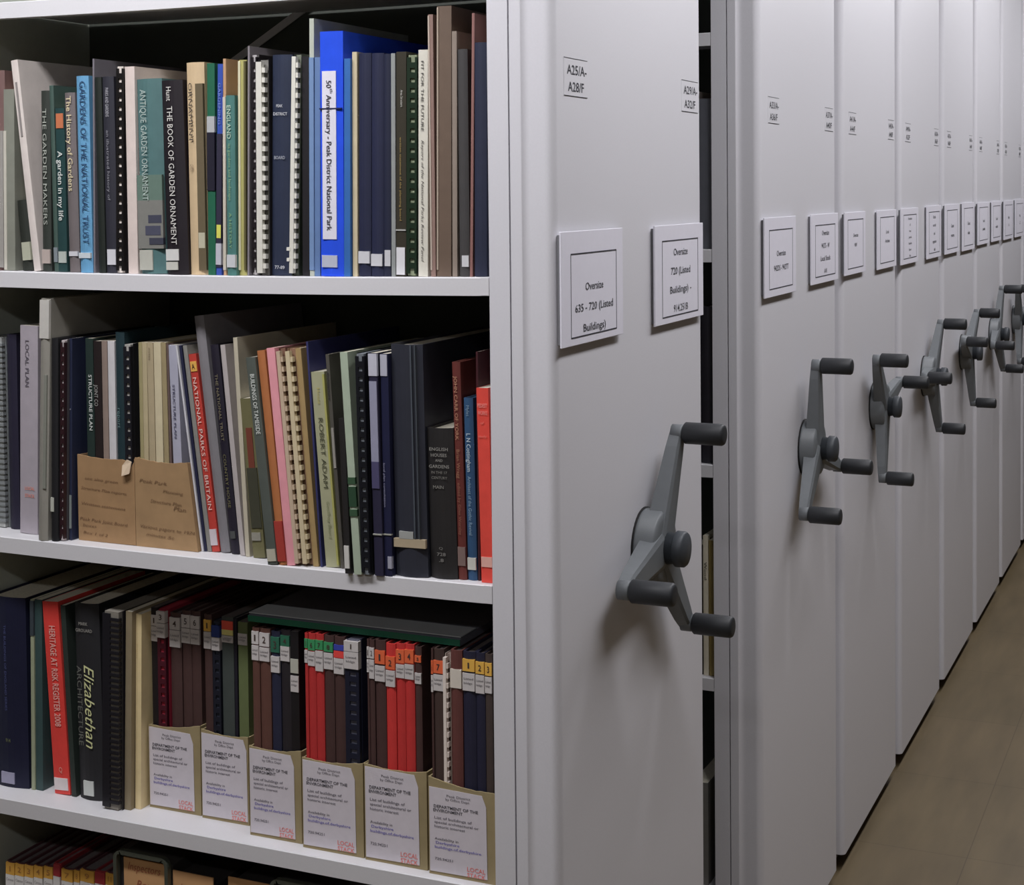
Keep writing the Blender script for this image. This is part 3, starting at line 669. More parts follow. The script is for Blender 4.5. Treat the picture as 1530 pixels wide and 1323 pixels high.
books(2, 'books on the middle shelf', [
 (301, 303.5, 262, 517, None, 'thin', (190, 190, 195), .20, 'thin white booklet leaning on the right cardboard file', [], {'x': 0.034}),
 (304, 309, 266, 517, None, 'thin', (34, 36, 62), .21, 'thin navy booklet leaning by the cardboard file', [], {'x': 0.036}),
 (310, 316, 273, 517, None, 'thin', (128, 126, 120), .22, 'thin grey booklet left of NATIONAL PARKS OF BRITAIN', [], {'x': 0.037}),
 (317, 328, 281.6, 530, None, 'paper', (182, 52, 40), .22, 'red book titled NATIONAL PARKS OF BRITAIN', [('T', 'NATIONAL PARKS OF BRITAIN', 565, 763, .5, .5, (215, 190, 180)), ('L', 541, 556, .12, .95, (215, 160, 50)), ('H', 'A', 548.5, 8, .3, .7, (60, 40, 30)), ('L', 792, 816, 0, .9, (190, 180, 185))], {'x': 0.038}),
 (329, 343, 289, 473, None, 'hard', (120, 117, 121), .29, 'tall grey book right of NATIONAL PARKS OF BRITAIN', [], {'x': 0.038}),
 (345, 357, 313, 516, None, 'hard', (32, 28, 42), .22, 'narrow black book with dim gold title right of the tall grey book', [('T', 'THE NATIONAL TRUST', 560, 660, .5, .35, (120, 112, 86)), ('T', 'COUNTRY HOUSE', 680, 760, .5, .35, (112, 108, 70)), ('L', 795, 806, .2, .8, (70, 72, 72))], {'x': 0.036}),
 (359, 366, 329, 516, None, 'thin', (170, 162, 160), .22, 'thin pale pink grey booklet left of the tall cream brown cover', [], {'x': 0.032}),
 (367, 373, 348, 505, None, 'paper', (180, 172, 150), .28, 'cream edged book with tall brown side cover', [], {'x': 0.03}),
 (376, 396, 356, 596, None, 'paper', (104, 100, 66), .20, 'short olive book with reddish cover picture', [('L', 640, 700, .3, .8, (110, 52, 36)), ('L', 700, 790, .1, .95, (60, 60, 46)), ('L', 797, 809, .05, .8, (135, 132, 120))], {'x': 0.028}),
 (400, 415, 367, 535, None, 'paper', (80, 86, 80), .23, 'grey green book titled BUILDINGS OF TAMESIDE, overhanging the shelf', [('T', 'BUILDINGS OF TAMESIDE', 560, 650, .55, .45, (200, 205, 198), {'b': .005}), ('L', 822, 840, .05, .95, (172, 168, 150))], {'x': 0}),
 (416, 430, 383, 525, None, 'hard', (168, 100, 48), .24, 'orange brown book turning red towards its foot', [('L', 780, 840, 0, 1, (160, 48, 36))], {'x': 0.003}),
 (429, 442, 398, 521, None, 'thin', (218, 142, 152), .22, 'pink folder among the leaning books of the middle shelf', [], {'x': 0.005}),
 (443, 453, 414, 521, None, 'comb', (120, 80, 66), .22, 'cream comb bound report directly right of the pink folder', [], {'comb': (186, 164, 138), 'pages': (120, 84, 66), 'x': 0.008}),
 (454, 467, 427, 521, None, 'comb', (150, 118, 90), .22, 'second cream comb bound report, frayed at the top', [], {'comb': (194, 178, 142), 'pages': (140, 104, 78), 'x': 0.01}),
 (468, 476, 441, 521, None, 'paper', (158, 132, 84), .22, 'ochre report left of ROBERT ADAM', [], {'x': 0.013}),
 (478.8, 480, 457, 511, None, 'thin', (50, 52, 98), .27, 'thin dark blue folder standing behind ROBERT ADAM', [], {'x': 0.014}),
 (480, 507, 457, 556, None, 'paper', (158, 158, 124), .23, 'pale green book titled ROBERT ADAM', [('T', 'ROBERT ADAM', 625, 730, .5, .34, (70, 72, 52)), ('T', 'House', 580, 604, .5, .25, (170, 160, 80)), ('T', 'Geoffrey Beard', 750, 805, .55, .24, (130, 134, 96)), ('L', 560, 846, .86, 1, (160, 158, 78))], {'x': 0.016}),
 (509, 514, 486, 530, None, 'paper', (80, 77, 70), .25, 'grey book with title Architecture and old photographs', [('T', 'Architecture', 538, 616, .45, .6, (40, 38, 36), {'b': .02}), ('L', 640, 700, .2, .9, (140, 136, 128))], {'x': 0.016}),
 (515, 528, 505, 626, None, 'hard', (34, 32, 32), .20, 'short black book with torn white label beside Architecture', [('L', 816, 850, .1, .9, (192, 190, 184))], {'x': -0.008}),
 (529, 540, 507.5, 527, None, 'paper', (158, 172, 150), .23, 'mint green book with dark green bands', [('L', 714, 724, 0, 1, (48, 78, 52)), ('L', 728, 758, 0, 1, (36, 66, 44)), ('L', 762, 772, 0, 1, (48, 78, 52))], {'x': -0.008}),
 (541, 555, 531, 528, None, 'dots', (30, 32, 36), .22, 'black comb bound report right of the mint green book', [], {'comb': (24, 25, 30), 'mode': 'ticks', 'pages': (110, 116, 122), 'x': -0.006}),
 (560, 573, 550, 528, None, 'paper', (44, 42, 62), .22, 'purple book with pale blue grey upper spine', [('L', 529, 562, 0, 1, (178, 178, 190)), ('L', 570, 690, .05, .9, (138, 138, 160)), ('L', 690, 730, .05, .9, (70, 66, 100)), ('L', 798, 800, 0, 1, (150, 150, 140))], {'x': -0.004}),
 (575, 586, 568, 529, None, 'paper', (33, 35, 62), .22, 'dark blue book with pale top beside the large navy volume', [('L', 530, 562, 0, .9, (165, 165, 178)), ('T', 'local plan consultation', 660, 790, .3, .25, (140, 140, 165)), ('L', 798, 800, 0, 1, (150, 150, 140)), ('L', 832, 850, .5, 1, (150, 150, 165))], {'x': 0}),
 (588, 640, 579, 515, None, 'hard', (42, 44, 54), .30, 'large navy volume in plastic jacket with cream band near its foot', [('L', 806, 819, 0, 1, (166, 150, 122)), ('L', 795, 806, .18, .62, (150, 152, 148)), ('L', 516, 805, .66, .70, (66, 72, 80)), ('L', 516, 805, .8, .83, (60, 66, 72))], {'x': 0.004}),
 (642, 683, 635, 640, None, 'hard', (38, 36, 36), .23, 'black book titled ENGLISH HOUSES AND GARDENS', [('H', 'ENGLISH', 671, 5, .15, .85, (130, 128, 122)), ('H', 'HOUSES', 680, 5, .2, .8, (130, 128, 122)), ('H', 'AND', 688, 4, .36, .64, (130, 128, 122)), ('H', 'GARDENS', 697, 5, .12, .88, (130, 128, 122)), ('H', 'IN THE 17', 706, 4, .2, .8, (110, 108, 102)), ('H', 'CENTURY', 714, 4, .2, .8, (110, 108, 102)), ('H', 'MAIN', 728, 5, .25, .65, (120, 118, 112)), ('H', 'Q', 820, 4, .4, .55, (110, 108, 104)), ('H', '728', 829, 5, .32, .65, (120, 118, 114)), ('H', '.8', 838, 5, .36, .6, (120, 118, 114))], {'x': 0.01}),
 (685, 697, 674.5, 541.5, None, 'hard', (100, 44, 38), .25, 'maroon book titled JOHN CARR OF YORK', [('T', 'JOHN CARR OF YORK', 562, 658, .45, .4, (170, 120, 90), {'b': .008}), ('T', 'Brian Wragg', 672, 715, .5, .4, (150, 105, 78)), ('T', 'edited by Giles Worsley', 722, 800, .5, .35, (140, 90, 70)), ('L', 818, 846, .05, .95, (120, 98, 92))], {'x': 0.016}),
 (699, 712.5, 692, 595, None, 'hard', (42, 78, 114), .24, 'dark blue book titled L N Cottingham beside the red book', [('T', 'Myles', 606, 622, .5, .35, (120, 145, 165)), ('T', 'L N Cottingham', 648, 705, .5, .45, (190, 205, 210)), ('T', 'Architect of the Gothic Revival', 712, 800, .5, .38, (130, 160, 180)), ('L', 834, 852, .05, .95, (190, 190, 180))], {'x': 0.018}),
 (714.5, 716, 710, 526, None, 'thin', (64, 28, 34), .26, 'thin dark maroon cover behind the red book by the upright', [], {'x': 0.019}),
 (718, 737, 710, 580, None, 'paper', (222, 62, 46), .22, 'bright red book against the right upright of the middle shelf', [('H', 'PEDEST', 606, 6, .1, .9, (235, 150, 140)), ('H', 'WORKS', 617, 6, .1, .9, (235, 140, 130)), ('H', 'of', 632, 4, .3, .6, (225, 110, 95)), ('H', 'study', 652, 4, .1, .8, (225, 110, 95)), ('L', 833, 848, .05, .95, (225, 170, 155))], {'x': 0.012}),
])
# leave the middle contents clear of each other, then build
build_row(2)

def magazine_file(row, uL, uR, vTL, vTR, vBL, vBR, xr, depth, label, col, g, backh=.25, paper=None, tear=None, group=None, lean=0.0):
    z0 = SZ[row]
    def y_at(u, z):
        y = .4
        for _ in range(30): y += (project(xr, y, z)[0]-u)/1000.0
        return y
    yl, yr = y_at(uL, z0), y_at(uR, z0)
    zb = z0+max(sag(row, yl), sag(row, yr))
    hl = on(uL, vTL, 0, xr)[2]-zb; hr = on(uR, vTR, 0, xr)[2]-zb
    w = yl-yr; cm = mat(col, .8, g, .09, 30., 'brown_cardboard')
    t = thing('magazine_file', label, 'magazine file', (xr, yl, zb+.0002), group=group)
    c = .0022
    # front wall with a wavy cut edge
    n = 14; mb = MB(); vs = []
    for i in range(n+1):
        s = i/n; y = -w*s; z = hl+(hr-hl)*s - .004*math.sin(math.pi*s) + random.uniform(-.0006, .0006)
        if tear and abs(s-tear) < .09: z -= .016*(1-abs(s-tear)/.09)
        ly = lean*s*z
        vs += [(0, y, 0), (0, y+ly, z), (c, y, 0), (c, y+ly, z)]
    fs = []
    for i in range(n):
        a = 4*i; b = 4*(i+1)
        fs += [(a, a+1, b+1, b), (a+2, b+2, b+3, a+3), (a+1, a+3, b+3, b+1), (a, b, b+2, a+2)]
    fs += [(0, 2, 3, 1), (4*n, 4*n+1, 4*n+3, 4*n+2)]
    mb.add(vs, fs); mb.build('front_wall', cm, t)
    # sides rising towards the back, floor, back
    for yy, hh in ((0.0, hl), (-w+c, hr)):
        a = yy-c if yy == 0 else yy-c; b = yy if yy == 0 else yy
        ln = lean if yy else 0.0
        pts = [(c, 0), (depth, 0), (depth, backh), (depth*.8, backh), (depth*.45, hh-.004), (c, hh-.001)]
        m2 = MB(); k = len(pts)
        vs = [(p[0], a+ln*p[1], p[1]) for p in pts] + [(p[0], b+ln*p[1], p[1]) for p in pts]
        fs = [tuple(range(k)), tuple(range(2*k-1, k-1, -1))] + [(i, i+k, (i+1) % k+k, (i+1) % k) for i in range(k)]
        m2.add(vs, fs); m2.build('side_wall', cm, t)
    MB().box(c, depth, -w+c, -c, 0, .0015).box(depth-c, depth, -w+c+lean*0, -c, .0015, backh-.02).build('box_base', cm, t)
    return t, w, hl, hr, yl, zb, g

g2 = GAIN[2]
t, w, hl, hr, yl, zb, _ = magazine_file(2, 118, 203, 679, 686, 808, 815, .028, .25, 'brown cardboard magazine file with torn top edge and faded handwriting', (150, 116, 76), g2, .2, tear=.93, group='brown cardboard magazine files')
def scrawl(t, w, h, lines, col, g, x=-.0006, seed=1, lean=0.0):
    rr = random.Random(seed); mb = MB()
    for (s, fy, fz, fl, fh) in lines:
        put_text(mb, s, (x, -w*fy, h*fz), (0, -1, -.05), (0, 0, 1), w*fl, h*fh, 0.0, .25)
    mb.build('handwriting', mat(col, .8, g, .0, 90., 'faded_ink'), t)
scrawl(t, w, hl, [('see also green', .42, .72, .78, .035), ('Structure Plan reports', .46, .60, .8, .035), ('Written statement', .45, .42, .8, .035), ('Peak Park Joint Board', .45, .24, .84, .04), ('boxes', .2, .18, .3, .035), ('Box 1 of 2', .3, .09, .5, .035)], (118, 86, 56), g2)
fl = MB().add([(-.0005, -w*.80, hl-.012), (-.006, -w*.82, hl-.026), (-.004, -w*.95, hl-.022), (-.0005, -w*.96, hl-.006), (-.0005, -w*.88, hl-.003),
               (-.0015, -w*.80, hl-.012), (-.008, -w*.83, hl-.027), (-.006, -w*.95, hl-.023), (-.002, -w*.96, hl-.006), (-.0015, -w*.88, hl-.003)],
              [(0,1,2,3,4), (9,8,7,6,5), (0,5,6,1), (1,6,7,2), (2,7,8,3), (3,8,9,4), (4,9,5,0)])
fl.build('torn_flap', mat((190, 168, 140), .8, g2, .05, 40., 'torn_paper'), t)
t, w, hl, hr, yl, zb, _ = magazine_file(2, 203.6, 296, 684, 693, 815, 821, .028, .25, 'brown cardboard magazine file full of cream booklets, right of the torn one', (152, 120, 80), g2, .2, group='brown cardboard magazine files', lean=.125)
scrawl(t, w, hl, [('Peak Park', .30, .74, .45, .04), ('Planning', .62, .64, .35, .035), ('Structure Plan', .5, .52, .5, .04), ('Plan', .72, .46, .2, .05), ('Various papers to 1974', .52, .22, .88, .04), ('minutes &c', .4, .14, .5, .035)], (118, 88, 58), g2, seed=4, x=-.0008)

# ---- lower shelf
books(3, 'books at the left of the lower shelf', [
 (-30, 40, -34, 888, None, 'hard', (18, 20, 42), .30, 'large dark navy volume at the left frame edge, lower shelf', [('L', 1154, 1171, .3, .66, (130, 128, 150)), ('T', 'THE BUILDINGS OF ENGLAND SERIES', 930, 1060, .48, .06, (60, 66, 110)), ('H', '914', 1105, 6, .45, .58, (90, 96, 60))], {'x': 0.04}),
 (47, 52, 45, 896, None, 'thin', (128, 134, 108), .24, 'thin pale green booklet right of the large navy volume', [('L', 898, 950, 0, 1, (46, 54, 60))], {'x': 0.045}),
 (53, 64, 51, 896, None, 'paper', (46, 66, 66), .23, 'dark teal booklet left of the red HERITAGE AT RISK book', [], {'x': 0.047}),
 (82, 105, 63, 899, None, 'paper', (205, 46, 36), .22, 'red book titled HERITAGE AT RISK REGISTER 2008', [('T', 'HERITAGE AT RISK REGISTER 2008', 935, 1086, .55, .4, (232, 178, 166), {'b': .01}), ('H', 'Q', 1151, 8, .4, .62, (225, 150, 135)), ('L', 1164, 1182, .03, .9, (200, 190, 190))], {'x': 0.047}),
 (107, 114, 90, 905, None, 'thin', (38, 46, 42), .23, 'thin dark green booklet between the red book and Elizabethan Architecture', [], {'x': 0.047}),
 (117, 153, 108, 901, None, 'hard', (32, 32, 35), .26, 'black book titled Elizabethan ARCHITECTURE in pale green script', [('T', 'Elizabethan', 993, 1118, .62, .42, (178, 180, 128), {'i': .35}), ('T', 'ARCHITECTURE', 995, 1115, .22, .2, (88, 90, 84)), ('H', 'MARK', 931, 5, .25, .62, (120, 118, 112)), ('H', 'GIROUARD', 941, 5, .12, .8, (120, 118, 112)), ('L', 1168, 1190, .25, .66, (168, 172, 168))], {'x': 0.045}),
 (154, 184, 154, 912, None, 'dots', (22, 20, 26), .25, 'black spiral bound report right of Elizabethan ARCHITECTURE', [], {'comb': (24, 23, 28), 'mode': 'fine', 'pages': (110, 105, 96), 'x': 0.028}),
 (186, 195, 188, 914, None, 'thin', (116, 104, 80), .25, 'thin brown report left of the cream book on the lower shelf', [], {'x': 0.036}),
 (196, 217, 197, 917, None, 'paper', (204, 184, 134), .24, 'cream book standing left of the labelled pamphlet files', [('T', 'Derbyshire', 925, 1020, .3, .2, (160, 140, 90))], {'til': 0.0, 'ymin': .6408, 'x': .045}),
])
PG = 'listed building pamphlet volumes standing in the white labelled files'
BR3 = (62, 42, 40); RD3 = (158, 28, 28)
WL = (165, 160, 158)
BOXES3 = [(224, 301, .060), (302.5, 372.5, .056), (374, 451.5, .030), (453, 544, .022), (546, 639, .020), (641.5, 741, .0145)]
def pv(ul, ur, vt, col, desc, labs, vwhite, kind='hard', op={}):
    """volume in a pamphlet file: labs = [(v0, v1, colour, number)], vwhite = (v0, v1) white title label"""
    ex = []
    for (a, b, c, s) in labs:
        ex.append(('L', a, b, .02, .98, c))
        if s: ex.append(('H', s, (a+b)/2, (b-a)*.5, .34, .66, (60, 48, 44)))
    if vwhite:
        a, b = vwhite
        ex.append(('L', a, b, .02, .98, WL))
        ex.append(('H', 'Listed', a+(b-a)*.3, 3.2, .12, .88, (92, 88, 90)))
        ex.append(('H', 'bldgs', a+(b-a)*.55, 3.2, .12, .8, (100, 96, 98)))
    um = (ul+ur)/2-2
    bx = [b for b in BOXES3 if b[0]-3 <= um <= b[1]] or [BOXES3[0]]
    o = dict(x=bx[0][2]+.0078, box=box_of(BOXES3, 3, um)); o.update(op)
    o.setdefault('pages', (84, 76, 74))
    return (ul, ur, ul-.5, vt, None, kind, col, .20, desc, ex, o)
OR = (238, 100, 40); GN = (34, 120, 70); YE = (226, 172, 44)
books(3, PG, [
 pv(228, 240, 908, (26, 22, 26), 'black volume numbered 1, leftmost in the first white labelled file', [(919, 935, WL, '1')], (936, 958), 'paper'),
 pv(241, 254, 911, (140, 26, 48), 'crimson edged volume, second in the first white labelled file', [(913, 930, WL, '3')], (931, 952), 'dots', {'comb': (60, 16, 28), 'mode': 'ticks', 'pages': (150, 30, 50)}),
 pv(258, 274, 916, BR3, 'dark brown volume, third in the first white labelled file', [(923, 941, WL, '4')], (942, 967)),
 pv(276, 289, 913, BR3, 'brown volume numbered 5 in the first white labelled file', [(919, 938, WL, '5')], (939, 961)),
 pv(289.5, 303, 914, BR3, 'brown volume numbered 6 in the first white labelled file', [(921, 940, WL, '6')], (941, 963)),
 pv(305, 320, 918, BR3, 'brown volume with a yellow number label in the second labelled file', [(926, 943, YE, '1')], (944, 969)),
 pv(323, 335, 928, (26, 28, 40), 'black comb bound volume with a blue square in the second labelled file', [(934, 951, (34, 52, 110), '')], (952, 971), 'dots', {'comb': (24, 26, 36), 'mode': 'ticks', 'pages': (44, 48, 60)}),
 pv(336, 353, 922, (56, 62, 60), 'grey green volume with a red and yellow label in second labelled file', [(928, 941, (190, 60, 40), ''), (941, 949, (190, 180, 100), '')], (950, 960), 'paper'),
 pv(354, 358, 925, (26, 24, 34), 'thin black volume beside the olive green one', [], None, 'thin'),
 pv(360, 374, 930, (82, 92, 56), 'olive green volume, rightmost in the second labelled file', [], (947, 964), 'paper'),
 pv(375.5, 391, 938, (82, 52, 44), 'brown volume numbered 1, leftmost in the third labelled file', [(943, 962, WL, '1')], (964, 986)),
 pv(392, 407, 940, (82, 52, 44), 'brown volume numbered 2, second in the third labelled file', [(946, 966, WL, '2')], (968, 988)),
 pv(409, 422, 944, (32, 34, 54), 'navy volume with a green number label in the third labelled file', [(952, 975, (30, 84, 64), '3')], (981, 1005), 'hard'),
 pv(423.5, 437, 942, (34, 30, 34), 'black volume under a green sticker in the third labelled file', [(950, 966, (26, 84, 60), '4')], (966, 988), 'hard'),
 pv(438, 450, 944, (26, 24, 26), 'black comb bound volume with low white labels in the third labelled file', [(985, 1006, (150, 150, 138), '')], (1010, 1034), 'paper'),
 pv(453, 464, 946, RD3, 'red volume, left of three with green labels', [(954, 968, GN, '5')], (971, 990)),
 pv(464.5, 475, 947, RD3, 'red volume, middle of three with green labels', [(956, 972, GN, '6')], (974, 995)),
 pv(475.5, 487, 948, RD3, 'red volume, right of three with green labels', [(957, 971, GN, '7')], (973, 1003)),
 pv(488, 502, 950, BR3, 'brown volume with green label in the fourth labelled file', [(960, 974, GN, '8')], (976, 1000)),
 pv(503, 518, 952, BR3, 'brown volume with blue and red labels in the fourth labelled file', [(964, 972, (44, 54, 140), ''), (973, 983, (196, 46, 40), '')], (984, 1007)),
 pv(520, 542, 955, (30, 32, 52), 'navy comb bound volume, rightmost in the fourth labelled file', [(957, 972, WL, '1')], (973, 998), 'dots', {'comb': (24, 26, 40), 'mode': 'ticks', 'pages': (80, 80, 92)}),
 pv(545, 553, 955, BR3, 'brown volume numbered 1, leftmost in the fifth labelled file', [(966, 983, WL, '1')], (985, 1004)),
 pv(553.5, 563, 956, BR3, 'brown volume numbered 2, second in the fifth labelled file', [(968, 984, WL, '2')], (986, 1014)),
 pv(564, 579, 957, BR3, 'brown volume with a round orange label 1', [(972, 992, OR, '1')], (995, 1018)),
 pv(580, 594, 962, (176, 32, 28), 'red volume with a low orange label 2', [(981, 1000, OR, '2')], (1002, 1026)),
 pv(595.5, 608, 962, (166, 30, 28), 'red volume with an orange label 3', [(971, 991, OR, '3')], (993, 1013)),
 pv(608.5, 622, 963, (166, 30, 28), 'red volume with an orange label 4', [(971, 991, OR, '4')], (993, 1015)),
 pv(623.5, 633, 967, BR3, 'brown volume with an orange label 5, rightmost in the fifth labelled file', [(980, 990, OR, '5')], (1006, 1022)),
 pv(634, 649, 968, BR3, 'brown volume with orange label 6, leftmost in the sixth labelled file', [(986, 1006, OR, '6')], (1008, 1033)),
 pv(650, 666, 970, (58, 44, 40), 'brown volume with orange label 7 in the sixth labelled file', [(987, 1006, OR, '7')], (1008, 1032)),
 pv(667, 675, 978, (196, 182, 170), 'worn cream comb bound volume in the sixth labelled file', [], None, 'comb', {'comb': (200, 188, 178), 'pages': (110, 94, 86)}),
 pv(676, 693, 972, (84, 46, 42), 'reddish brown volume with a blank white label in the sixth file', [(1000, 1028, (176, 168, 156), '')], None, 'hard'),
 pv(694.5, 713, 974, (30, 30, 48), 'navy volume with yellow label, leftmost of three yellow labelled ones', [(985, 1003, YE, '1')], (1006, 1032)),
 pv(714, 727, 976, (30, 30, 48), 'navy volume with yellow label, middle of three yellow labelled ones', [(989, 1007, YE, '2')], (1009, 1036)),
 pv(728, 738, 978, (58, 48, 44), 'brown volume with yellow label against the right upright', [(991, 1010, YE, '3')], (1012, 1036)),
], zlift=.003)
build_row(3)
g3 = GAIN[3]
FILES3 = [
 (224, 301, 1083, 1086, 1206, 1218, 'first white labelled pamphlet file from the left, beside the cream book', 0, 1),
 (302.5, 372.5, 1090, 1103, 1219, 1236, 'second white labelled pamphlet file, set back and partly covered', 0, 2),
 (374, 451.5, 1115, 1124, 1248, 1262, 'third white labelled pamphlet file, standing forward of the second', 0, 3),
 (453, 544, 1132, 1142, 1264, 1286, 'fourth white labelled pamphlet file, with red and brown volumes', 0, 4),
 (546, 639, 1142, 1155, 1284, 1303, 'fifth white labelled pamphlet file, with orange numbered volumes', 0, 5),
 (641.5, 741, 1160, 1188, 1306, 1323, 'sixth white labelled pamphlet file, against the right upright', 0, 6),
]
for (uL, uR, vTL, vTR, vBL, vBR, lab, _, sd) in FILES3:
    xr = [b[2] for b in BOXES3 if b[0] == uL][0]
    t, w, hl, hr, yl, zb, _ = magazine_file(3, uL, uR, vTL, vTR, vBL, vBR, xr, .25, lab, (126, 112, 78), g3, .2, group='white labelled pamphlet files')
    a, b = w*.018, w*.87; z0_, z1_ = .0045, min(hl, hr)-.003
    rr = random.Random(sd)
    if sd == 2: b = w*.97
    # paper label: slightly trapezoid, a cut corner at the top right
    P = [(-a, z0_), (-b*1.01, z0_+.001), (-b, z1_*.86), (-b*.93, z1_-.002), (-a*.9, z1_)]
    mb = MB(); k = len(P)
    vs = [(-.0010, p[0], p[1]) for p in P] + [(-.0004, p[0], p[1]) for p in P]
    mb.add(vs, [tuple(range(k-1, -1, -1)), tuple(range(k, 2*k))] + [(i, (i+1) % k, (i+1) % k+k, i+k) for i in range(k)])
    lb = mb.build('paper_label', mat((172, 166, 172), .75, g3, .03, 60., 'white_paper'), t)
    h = z1_
    def tx(col, items, bold=.006):
        for (s, fy, fz, fl, fh) in items:
            m_ = MB(); put_text(m_, s, (-.0014, -(a+(b-a)*fy), h*fz), (0, -1, 0), (0, 0, 1), (b-a)*fl, h*fh, bold)
            m_.build('printed_line', mat(col, .8, g3, 0., 90., 'printed_ink'), lb)
    tx((96, 92, 98), [('Peak District', .52, .925, .42, .028), ('by Office Dept', .5, .885, .42, .028)])
    tx((72, 70, 76), [('DEPARTMENT OF THE', .47, .79, .78, .034), ('ENVIRONMENT', .33, .745, .52, .034)], .018)
    tx((84, 80, 88), [('List of buildings of', .42, .66, .66, .03), ('special architectural or', .48, .61, .78, .03), ('historic interest', .36, .56, .54, .03), ('Availability in', .30, .42, .42, .028), ('720.94251', .25, .19, .32, .03)], .008)
    tx((92, 86, 150), [('Derbyshire', .32, .375, .42, .03), ('buildings.of.derbyshire', .50, .325, .82, .03)], .01)
    tx((214, 112, 104), [('LOCAL', .82, .13, .32, .05), ('STACK', .82, .065, .32, .05)], .012)

# green edged folder lying on top of the pamphlet volumes
zt = on(540, 951, 0, .045)[2]
ya, yb = on(374, 930, 0, .045)[1], on(690, 958, 0, .045)[1]
fd = thing('document_folder', 'flat grey folder with green front edge lying across the pamphlet volumes', 'folder', (.040, ya, zt+.004))
wf = ya-yb
pts = [(0, 0), (0, .0085), (.004, .010), (.25, .012), (.25, 0)]
MB().add([(x, 0, z) for x, z in pts]+[(x, -wf, z) for x, z in pts], [(4,3,2,1,0), (5,6,7,8,9)]+[(i, (i+1) % 5, (i+1) % 5+5, i+5) for i in range(5)]).build('folder_cover', mat((118, 120, 130), .5, 1.0, .04, 30., 'grey_board'), fd)
MB().box(-.0012, .0, -wf, 0, .0002, .0088).build('green_edge', mat((34, 118, 90), .4, 1.1, .03, 40., 'green_cloth'), fd)
MB().box(.002, .05, -wf, 0, .0112, .0128).build('top_strip', mat((190, 195, 198), .35, 1.0, .03, 30., 'clear_film'), fd)

# ---- bottom shelf: yellow labelled volumes and card files
YV = [(9, 22, 1287, 'leftmost'), (23, 36, 1289, 'second'), (37, 50, 1291, 'third'), (51, 64, 1292, 'fourth'), (66, 79, 1293, 'fifth'),
      (80, 90, 1290, ''), (92, 109, 1297, 'seventh'), (111, 119, 1299, 'eighth'), (120, 141, 1298, 'ninth'), (142, 157, 1301, ''), (158, 171, 1303, 'last')]
sp = []
for i, (a, b, v, o) in enumerate(YV):
    red = o == ''
    lab = ('dark red volume %s on the bottom shelf' % ('between yellow labelled ones, nearer the left' if i < 8 else 'beside the rounded plastic file')) if red else '%s yellow labelled dark volume from the left on the bottom shelf' % o
    ex = [('L', v+1.5, v+19, .02, .98, (120, 30, 36) if red else (214, 158, 40)), ('L', v+19.5, v+60, .02, .98, (160, 158, 156))]
    if not red: ex += [('H', str(i+1), v+10, 8, .3, .7, (120, 80, 30)), ('H', 'Census', v+26, 4, .1, .9, (100, 96, 96))]
    sp.append((a, b, a, v, None, 'hard', (60, 34, 38) if not red else (110, 28, 34), .24, lab, ex, {'x': .04, 'pages': (80, 74, 74)}))
books(4, 'yellow labelled volumes on the bottom shelf', sp)
build_row(4)
g4 = GAIN[4]
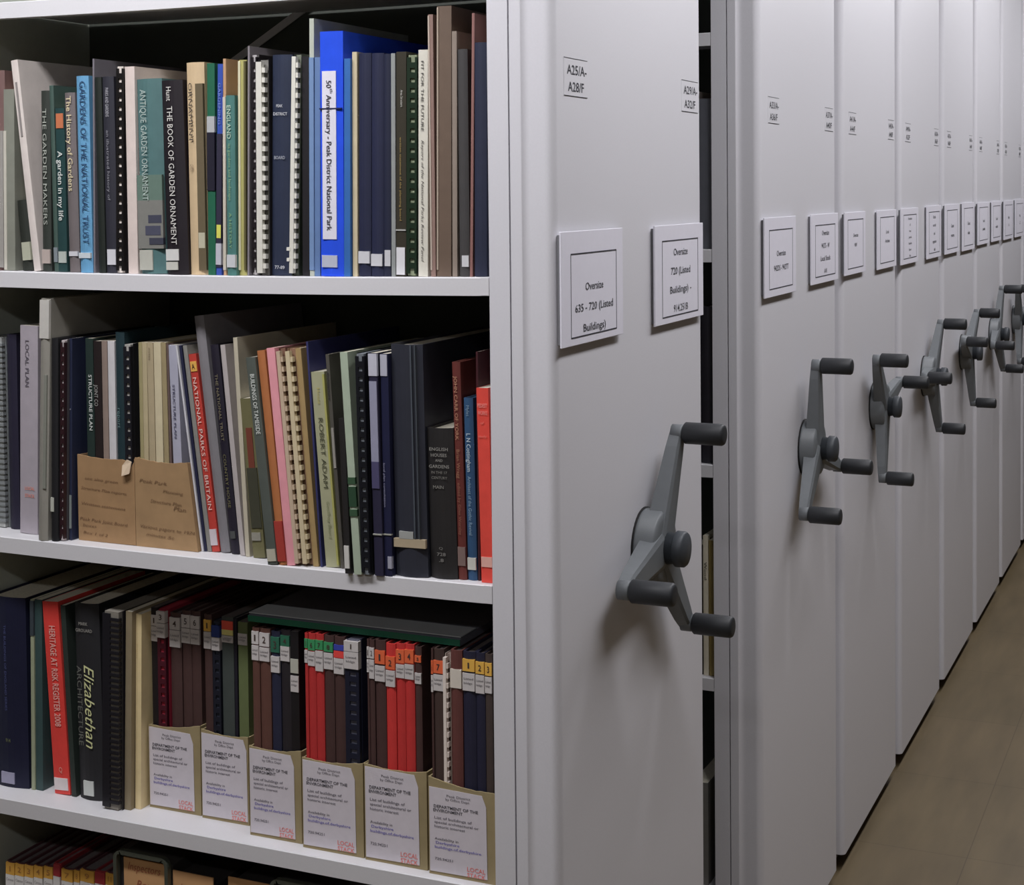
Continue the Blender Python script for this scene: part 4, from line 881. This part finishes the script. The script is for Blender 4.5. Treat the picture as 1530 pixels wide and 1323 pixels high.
def card_file(ul, ur, v, xr, lab, frame):
    z0 = SZ[4]
    yl = on(ul, v, 0, xr)[1]; yr = on(ur, v, 0, xr)[1]; h = on((ul+ur)/2, v, 0, xr)[2]-z0; w = yl-yr
    t = thing('card_file_box', lab, 'box file', (xr, yl, z0+.0003), group='card fronted box files on the bottom shelf')
    MB().box(.002, .25, -w, 0, 0, h-.012).build('box_body', mat((38, 36, 36), .6, g4*.6, .05, 30., 'black_board'), t, bevel=.002)
    MB().box(0, .0018, -w+(.008 if frame else .001), -(.012 if frame else .001), .004, h-(.013 if frame else .001)).build('card_front', mat((150, 112, 70), .8, g4*.8, .06, 30., 'brown_card'), t)
    mb = MB()
    for (s, fz, fl) in (('Inspectors', .93, .6), ('Box', .86, .3)):
        put_text(mb, s, (-.0005, -w*.5, h*fz), (0, -1, 0), (0, 0, 1), w*fl, h*.035, 0.0, .3)
    mb.build('handwriting', mat((120, 64, 40), .8, g4*.8, 0., 90., 'red_brown_ink'), t)
    if frame:
        mb = MB(); tw = .006; n = 8; R = .014
        out = []; inn = []
        path = [(0, 0), (0, h-R)]
        path += [(-(R-R*math.cos(a)), h-R+R*math.sin(a)) for a in [math.pi/2*i/n for i in range(1, n+1)]]
        path += [(-(w-R)-R*math.sin(a), h-R+R*math.cos(a)) for a in [math.pi/2*i/n for i in range(0, n+1)]]
        path += [(-w, 0)]
        cx, cz = -w/2, h/2
        ins = []
        for (y, z) in path:
            ins.append((y-tw if y > cx-.0 and y > -w*.1-.0 else (y+tw if y < -w*.9 else y), min(z, h-tw)))
        vs = []
        for (p, q) in zip(path, ins): vs += [(-.010, p[0], p[1]), (-.010, q[0], q[1]), (-.0004, p[0], p[1]), (-.0004, q[0], q[1])]
        fs = []
        for i in range(len(path)-1):
            a = 4*i; b = a+4
            fs += [(a, b, b+1, a+1), (a+2, a+3, b+3, b+2), (a, a+2, b+2, b), (a+1, b+1, b+3, a+3)]
        mb.add(vs, fs)
        mb.build('plastic_frame', mat((62, 66, 58), .25, g4*.5, .1, 60., 'clear_plastic', spec=.7), t)
card_file(175, 256, 1274, .02, 'brown fronted box file in a rounded dark plastic frame, left of two framed ones', True)
card_file(257.5, 319, 1306, .02, 'plain brown fronted box file directly right of the left framed one', False)
card_file(340, 406, 1316, .02, 'plain brown fronted box file after a dark gap, left of the right framed one', False)
card_file(408, 500, 1318, .02, 'box file in rounded dark plastic frame, farther right on the bottom shelf', True)

# ---- books seen through the narrow gap, on the second unit
X2 = UX[1]
def gap_book(row, y0, w, h, d, col, kind, lab, xr=.014, g=2.2, ex=None):
    t = thing('book', lab, 'book', (X2+xr, y0, SZ[row]+.0003), group='books seen through the narrow gap')
    make_book(kind, w, h, d, col, PAGEC, t, g)
    if ex:
        mb = MB(); put_text(mb, ex[0], (-.001, w*.5, h*ex[1]), (0, 0, -1), (0, -1, 0), h*ex[2], w*.55)
        mb.build('spine_lettering', mat(ex[3], .7, g, 0., 90., 'printed_ink'), t)
GB = [
 (1, .034, .030, .285, (74, 76, 82), 'ring', 'dark grey ring binder edge seen high in the narrow gap'),
 (1, .066, .022, .30, (120, 112, 104), 'paper', 'brownish book left of the dark grey binder in the narrow gap'),
 (2, .034, .026, .30, (30, 28, 34), 'hard', 'black book edge seen in the narrow gap between signs and grip'),
 (2, .062, .024, .28, (40, 40, 52), 'hard', 'dark navy book behind the black one in the narrow gap'),
 (3, .034, .012, .262, (112, 96, 50), 'paper', 'mustard book edge low in the narrow gap'),
 (3, .047, .010, .27, (190, 182, 160), 'paper', 'cream spine with black title low in the narrow gap'),
 (3, .059, .024, .25, (50, 46, 40), 'hard', 'dark brown book beside the cream spine low in the narrow gap'),
 (4, .050, .030, .20, (90, 88, 84), 'paper', 'grey book leaning at the foot of the narrow gap'),
]
for (r, y0, w, h, c, kd, lab) in GB:
    gap_book(r, y0, w, h, .24, c, kd, lab, ex=(('Wood', .75, .14, (50, 46, 40)) if 'cream spine' in lab else None))
